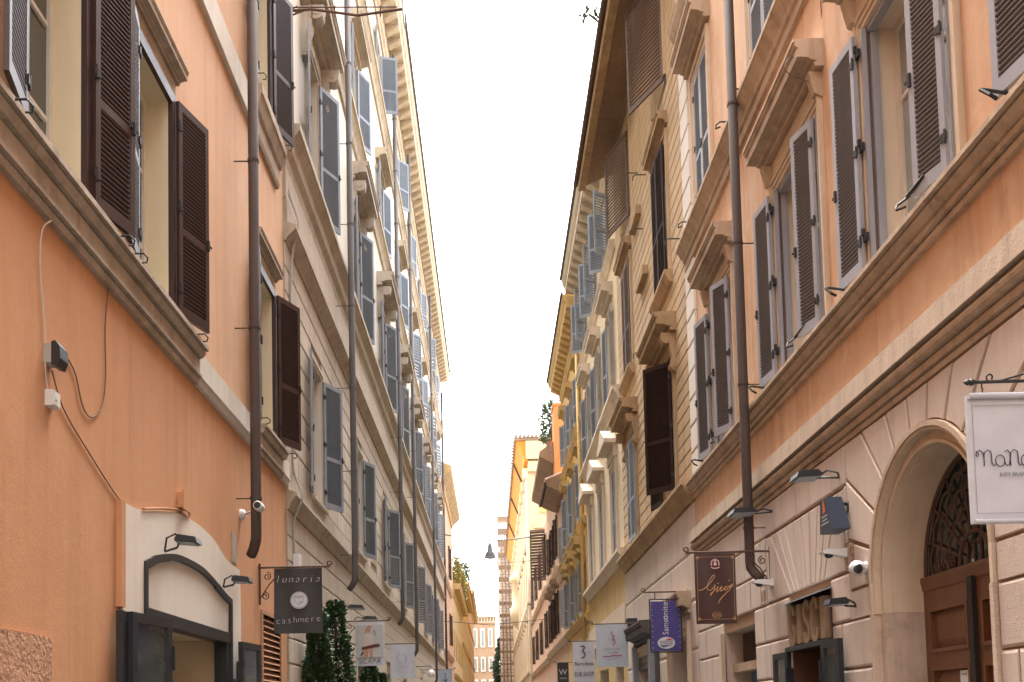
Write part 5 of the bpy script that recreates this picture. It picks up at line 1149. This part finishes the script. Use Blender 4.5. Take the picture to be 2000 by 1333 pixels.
# roof terrace greenery
rg = random.Random(5)
def bush(x, y, z, r, h, k, mat, label, size=.22, name='terrace_plant', pot=True):
    t = empty(name, (x, y, z), label, 'plant', 'roof terrace plants'); r *= .8; h *= .88
    m = MB(); m.lathe((x, y, z), [(r*.4, 0), (r*.55, h*.2), (r*.55, h*.24)], 10); m.build('pot', 'terracotta', t)
    m = MB()
    for q in range(5): a = rg.random()*6.28; m.tube([(x, y, z+h*.2), (x+r*.4*math.cos(a), y+r*.4*math.sin(a), z+h*.75)], .025, 5)
    m.build('stem', 'bark', t)
    m = MB(); foliage(m, (x, y, z+h*.62), r, h*.42, k, size, rg, .4); m.build('foliage', mat, t)
bush(3.9, 60.5, 17.3, .75, 3.2, 900, 'leaf_green', 'green terrace shrub left of the red orange chimney block', .13); bush(4.4, 62, 17.3, .75, 3.9, 900, 'leaf_green', 'taller green terrace shrub behind the red orange chimney block', .13)
t = empty('roof_weed', R2.tf(23, 1.05, 17.8), 'small dark weed sprouting from the ochre building gutter', 'plant')
m = MB()
for q in range(7): m.tube([R2.tf(23, 1.1, 17.75), R2.tf(23+rg.uniform(-.2, .2), 1.1+rg.uniform(.1, .35), 17.8+rg.uniform(.1, .4))], .014, 4)
m.build('stem', 'bark', t); m = MB(); foliage(m, R2.tf(23, 1.32, 18.0), .17, .15, 70, .07, rg); m.build('foliage', 'leaf_green', t)

# ------------------------------------------------------------------ farther left-hand houses
L3 = house('pale_pink_house', -1, 3.4, 73.05, 88, 19.2, 'pink', 'pale pink house with ochre eaves just past the beige palazzo', ((7.5, 10), (13, 15.6)), pit=4.2, strings=(6.2, 11.8), trim='trim_pale', off=11)
m = L3.mb(); m.prof([(0, 18.6), (.1, 18.6), (.2, 18.9), (.75, 19.4), (.8, 19.5), (.8, 19.75), (0, 20.1)], 73, 92); L3.part('eaves', m, 'yellow_trim')
for i in range(22): L3.inst('raft', lambda m: m.prof([(.1, 18.7), (.1, 18.9), (.72, 19.44), (.72, 19.3)], 0, .22), 'rafter', 'cornice_l', 73.3+i*.85, 0, 0)
m = L3.mb(); m.box(88.02, 92, -5, 0, 0, 19.4); L3.part('rear_wing', m, 'pink')
L4 = house('yellow_terrace_house', -1, 3.4, 92.1, 118, 13.4, 'palecream', 'cream house with ochre cornice and a planted roof terrace, left side far', ((7, 9.4),), pit=4.5, strings=(5.2,), trim='yellow_trim', shut=None)
cornice(L4, 92, 118, 12.6, .8, 1.0, 'yellow_trim'); m = L4.mb(); m.box(92.2, 95.2, -3, -.1, 13.5, 17.2).box(92.1, 95.3, -3.1, 0, 17.2, 17.5); L4.part('stair_tower', m, 'palecream')
m = L4.mb(); m.box(92.12, 92.19, -1.2, -.4, 15.8, 16.8); L4.part('tower_window', m, 'dark_hole')
L5 = house('ochre_far_house', -1, 3.4, 118.1, 150, 17.0, 'yellow', 'deep yellow house beyond the planted terrace, left side far', ((6, 9), (11, 14)), pit=5, strings=(5, 10), trim='palecream', pitch=.3, shut=None)
cornice(L5, 118, 150, 16.2, .9, 1.0, 'yellow_trim')
L6 = house('brown_far_house', -1, 3.4, 150.1, 200, 20.0, 'orange_r', 'last orange house on the left before the street end', ((6, 9), (11, 14)), pit=6, strings=(5, 10, 15), trim='yellow_trim', pitch=.3, shut=None)
cornice(L6, 150, 200, 19, .9, 1.2, 'yellow_trim')
for x, y, z, r, h, mt, lb in ((-3.6, 97, 13.7, .9, 3.4, 'leaf_yellow', 'yellow green terrace shrub nearest the stair tower'), (-3.5, 101, 13.7, 1.0, 3.0, 'leaf_yellow', 'second yellow green terrace shrub past the stair tower'), (-3.6, 106, 13.7, 1.0, 3.4, 'leaf_green', 'green terrace shrub in the middle of the left roof terrace'), (-3.5, 111, 13.7, 1.0, 3.4, 'leaf_yellow', 'last yellow green shrub on the left roof terrace'), (-3.4, 122, 17.2, 1.0, 3.0, 'leaf_green', 'green shrub on the roof of the deep yellow house')):
    bush(x, y, z, r, h, 700, mt, lb, .2)
# ------------------------------------------------------------------ street end
E1 = empty('brick_end_building', (-4, 215, 0), 'tan brick building with white framed windows closing the street', 'building')
m = MB(); m.box(-14, .85, 215, 228, 0, 21.2); m.build('wall', 'brick_far', E1)
m = MB(); m.box(-14.3, 1.1, 214.2, 228, 22.3, 22.7).box(-14.1, .95, 214.7, 228, 21.2, 21.5); m.build('cornice', 'cream_trim', E1)
for i in range(24): m = MB(); m.box(-13.9+i*.62, -13.6+i*.62, 214.4, 215, 21.52, 22.28); m.build('cornice_bracket', 'cream_trim', E1)
m = MB(); m.box(-14, .9, 214.98, 215.3, 21.5, 22.3); m.build('frieze', 'brick_far', E1)
for x in (-11.4, -9.8, -8.2, -6.6, -5.0, -3.4, -1.8, -.2):
    for z0, z1 in ((16.3, 19.6), (11.2, 13.6), (5.3, 8.9)):
        m = MB(); xx = x+.0; m.box(xx-.5, xx-.27, 214.75, 215.2, z0-.3, z1+.4).box(xx+.27, xx+.5, 214.75, 215.2, z0-.3, z1+.4).box(xx-.27, xx+.27, 214.75, 215.2, z1, z1+.4).box(xx-.27, xx+.27, 214.75, 215.2, z0-.3, z0); f = m.build('window', 'white_frame', E1)
        m = MB(); m.box(xx-.27, xx+.27, 214.9, 214.98, z0, z1); m.build('pane', 'glass_pale', f)
m = MB(); m.box(-14, .9, 214.6, 215, 2.5, 4.8); m.build('base_band', 'white_frame', E1)
t = empty('cypress_tree', (2.6, 205, 0), 'dark green cypress tree beside the brick building at the street end', 'tree')
m = MB(); m.tube([(2.6, 205, 0), (2.6, 205, 15)], .25, 8, r1=.05); m.build('trunk', 'bark', t)
m = MB(); foliage(m, (2.6, 205, 9.0), 1.9, 8.2, 5000, .5, random.Random(2)); m.build('crown', 'leaf_cypress', t)
t = empty('scaffolding', (2.6, 176, 0), 'tall rusty scaffolding tower standing against the far right buildings', 'scaffold')
for x in (1.5, 2.1, 2.7, 3.3, 3.9):
    for y in (174, 177, 180): m = MB(); m.tube([(x, y, 0), (x, y, 37.5 if x < 2 else 34)], .07, 6); m.build('standard', 'scaffold', t)
for k in range(17):
    z = 2.1*(k+1)
    m = MB(); m.box(1.5, 4.0, 174, 180, z, z+.06); m.build('deck', 'scaffold_deck', t)
    m = MB()
    for q in (.5, 1.0):
        m.tube([(1.5, 173.95, z+q), (3.9, 173.95, z+q)], .05, 5)
    m.tube([(1.5, 173.9, z), (3.9, 173.9, z+2.0)] if k % 2 else [(3.9, 173.9, z), (1.5, 173.9, z+2.0)], .05, 5); m.tube([(1.45, 174, z+1.0), (1.45, 180, z+1.0)], .05, 5); m.build('guard_rail', 'scaffold', t)
m = MB(); m.box(1.75, 14, 181, 200, 0, 33); o = m.build('scaffolded_building', 'cream_trim'); tag(o, 'tan house wall hidden behind the scaffolding', 'building')
# ------------------------------------------------------------------ hanging street lamp
t = empty('hanging_street_lamp', (.25, 78, 13.4), 'bell shaped grey street lamp hanging on a wire over the street', 'street lamp')
m = MB(); m.lathe((.05, 78, 13.75), [(.46, 0), (.43, .1), (.30, .42), (.2, .5), (.15, 1.0), (.08, 1.05), (.05, 1.3)], 20); m.build('shade', 'lamp_grey', t, True)
m = MB(); m.lathe((.05, 78, 13.66), [(.2, 0), (.4, .06), (.45, .11)], 20); m.build('glass', 'mesh_grey', t)
m = MB(); m.tube([(.05, 78, 14.9), (.05, 78, 15.1)], .03, 6); m.tube([(-.5, 78, 15.1), (-.5, 78, 13.9)], .02, 5); m.build('hanger', 'iron', t)
m = MB(); m.tube([(-3.4, 78, 15.6), (-1.6, 78, 15.3), (.25, 78, 15.08), (2, 78, 15.15), (4, 78, 15.4)], .045, 6); m.build('wire', 'iron', t)
for s, z, lb in ((70, 8.2, 'thin span wire crossing the street low in the distance'), (96, 16.2, 'thin span wire crossing the street farther off')):
    m = MB(); m.tube([(-3.4, s, z), (0, s, z-.35), (4, s, z)], .02, 5); tag(m.build('span_wire', 'iron', origin=(0, s, z)), lb, 'wire')
# ------------------------------------------------------------------ unseen house added behind the camera, sized to limit sky light
B0 = Bld('added_rear_house', 1, 14, -60, -45, 16, 'plain cream house added out of view behind the camera to limit sky light')
m = MB(); m.box(-22, 22, -60, -45, 0, 16); m.build('wall', 'cream', B0.root)
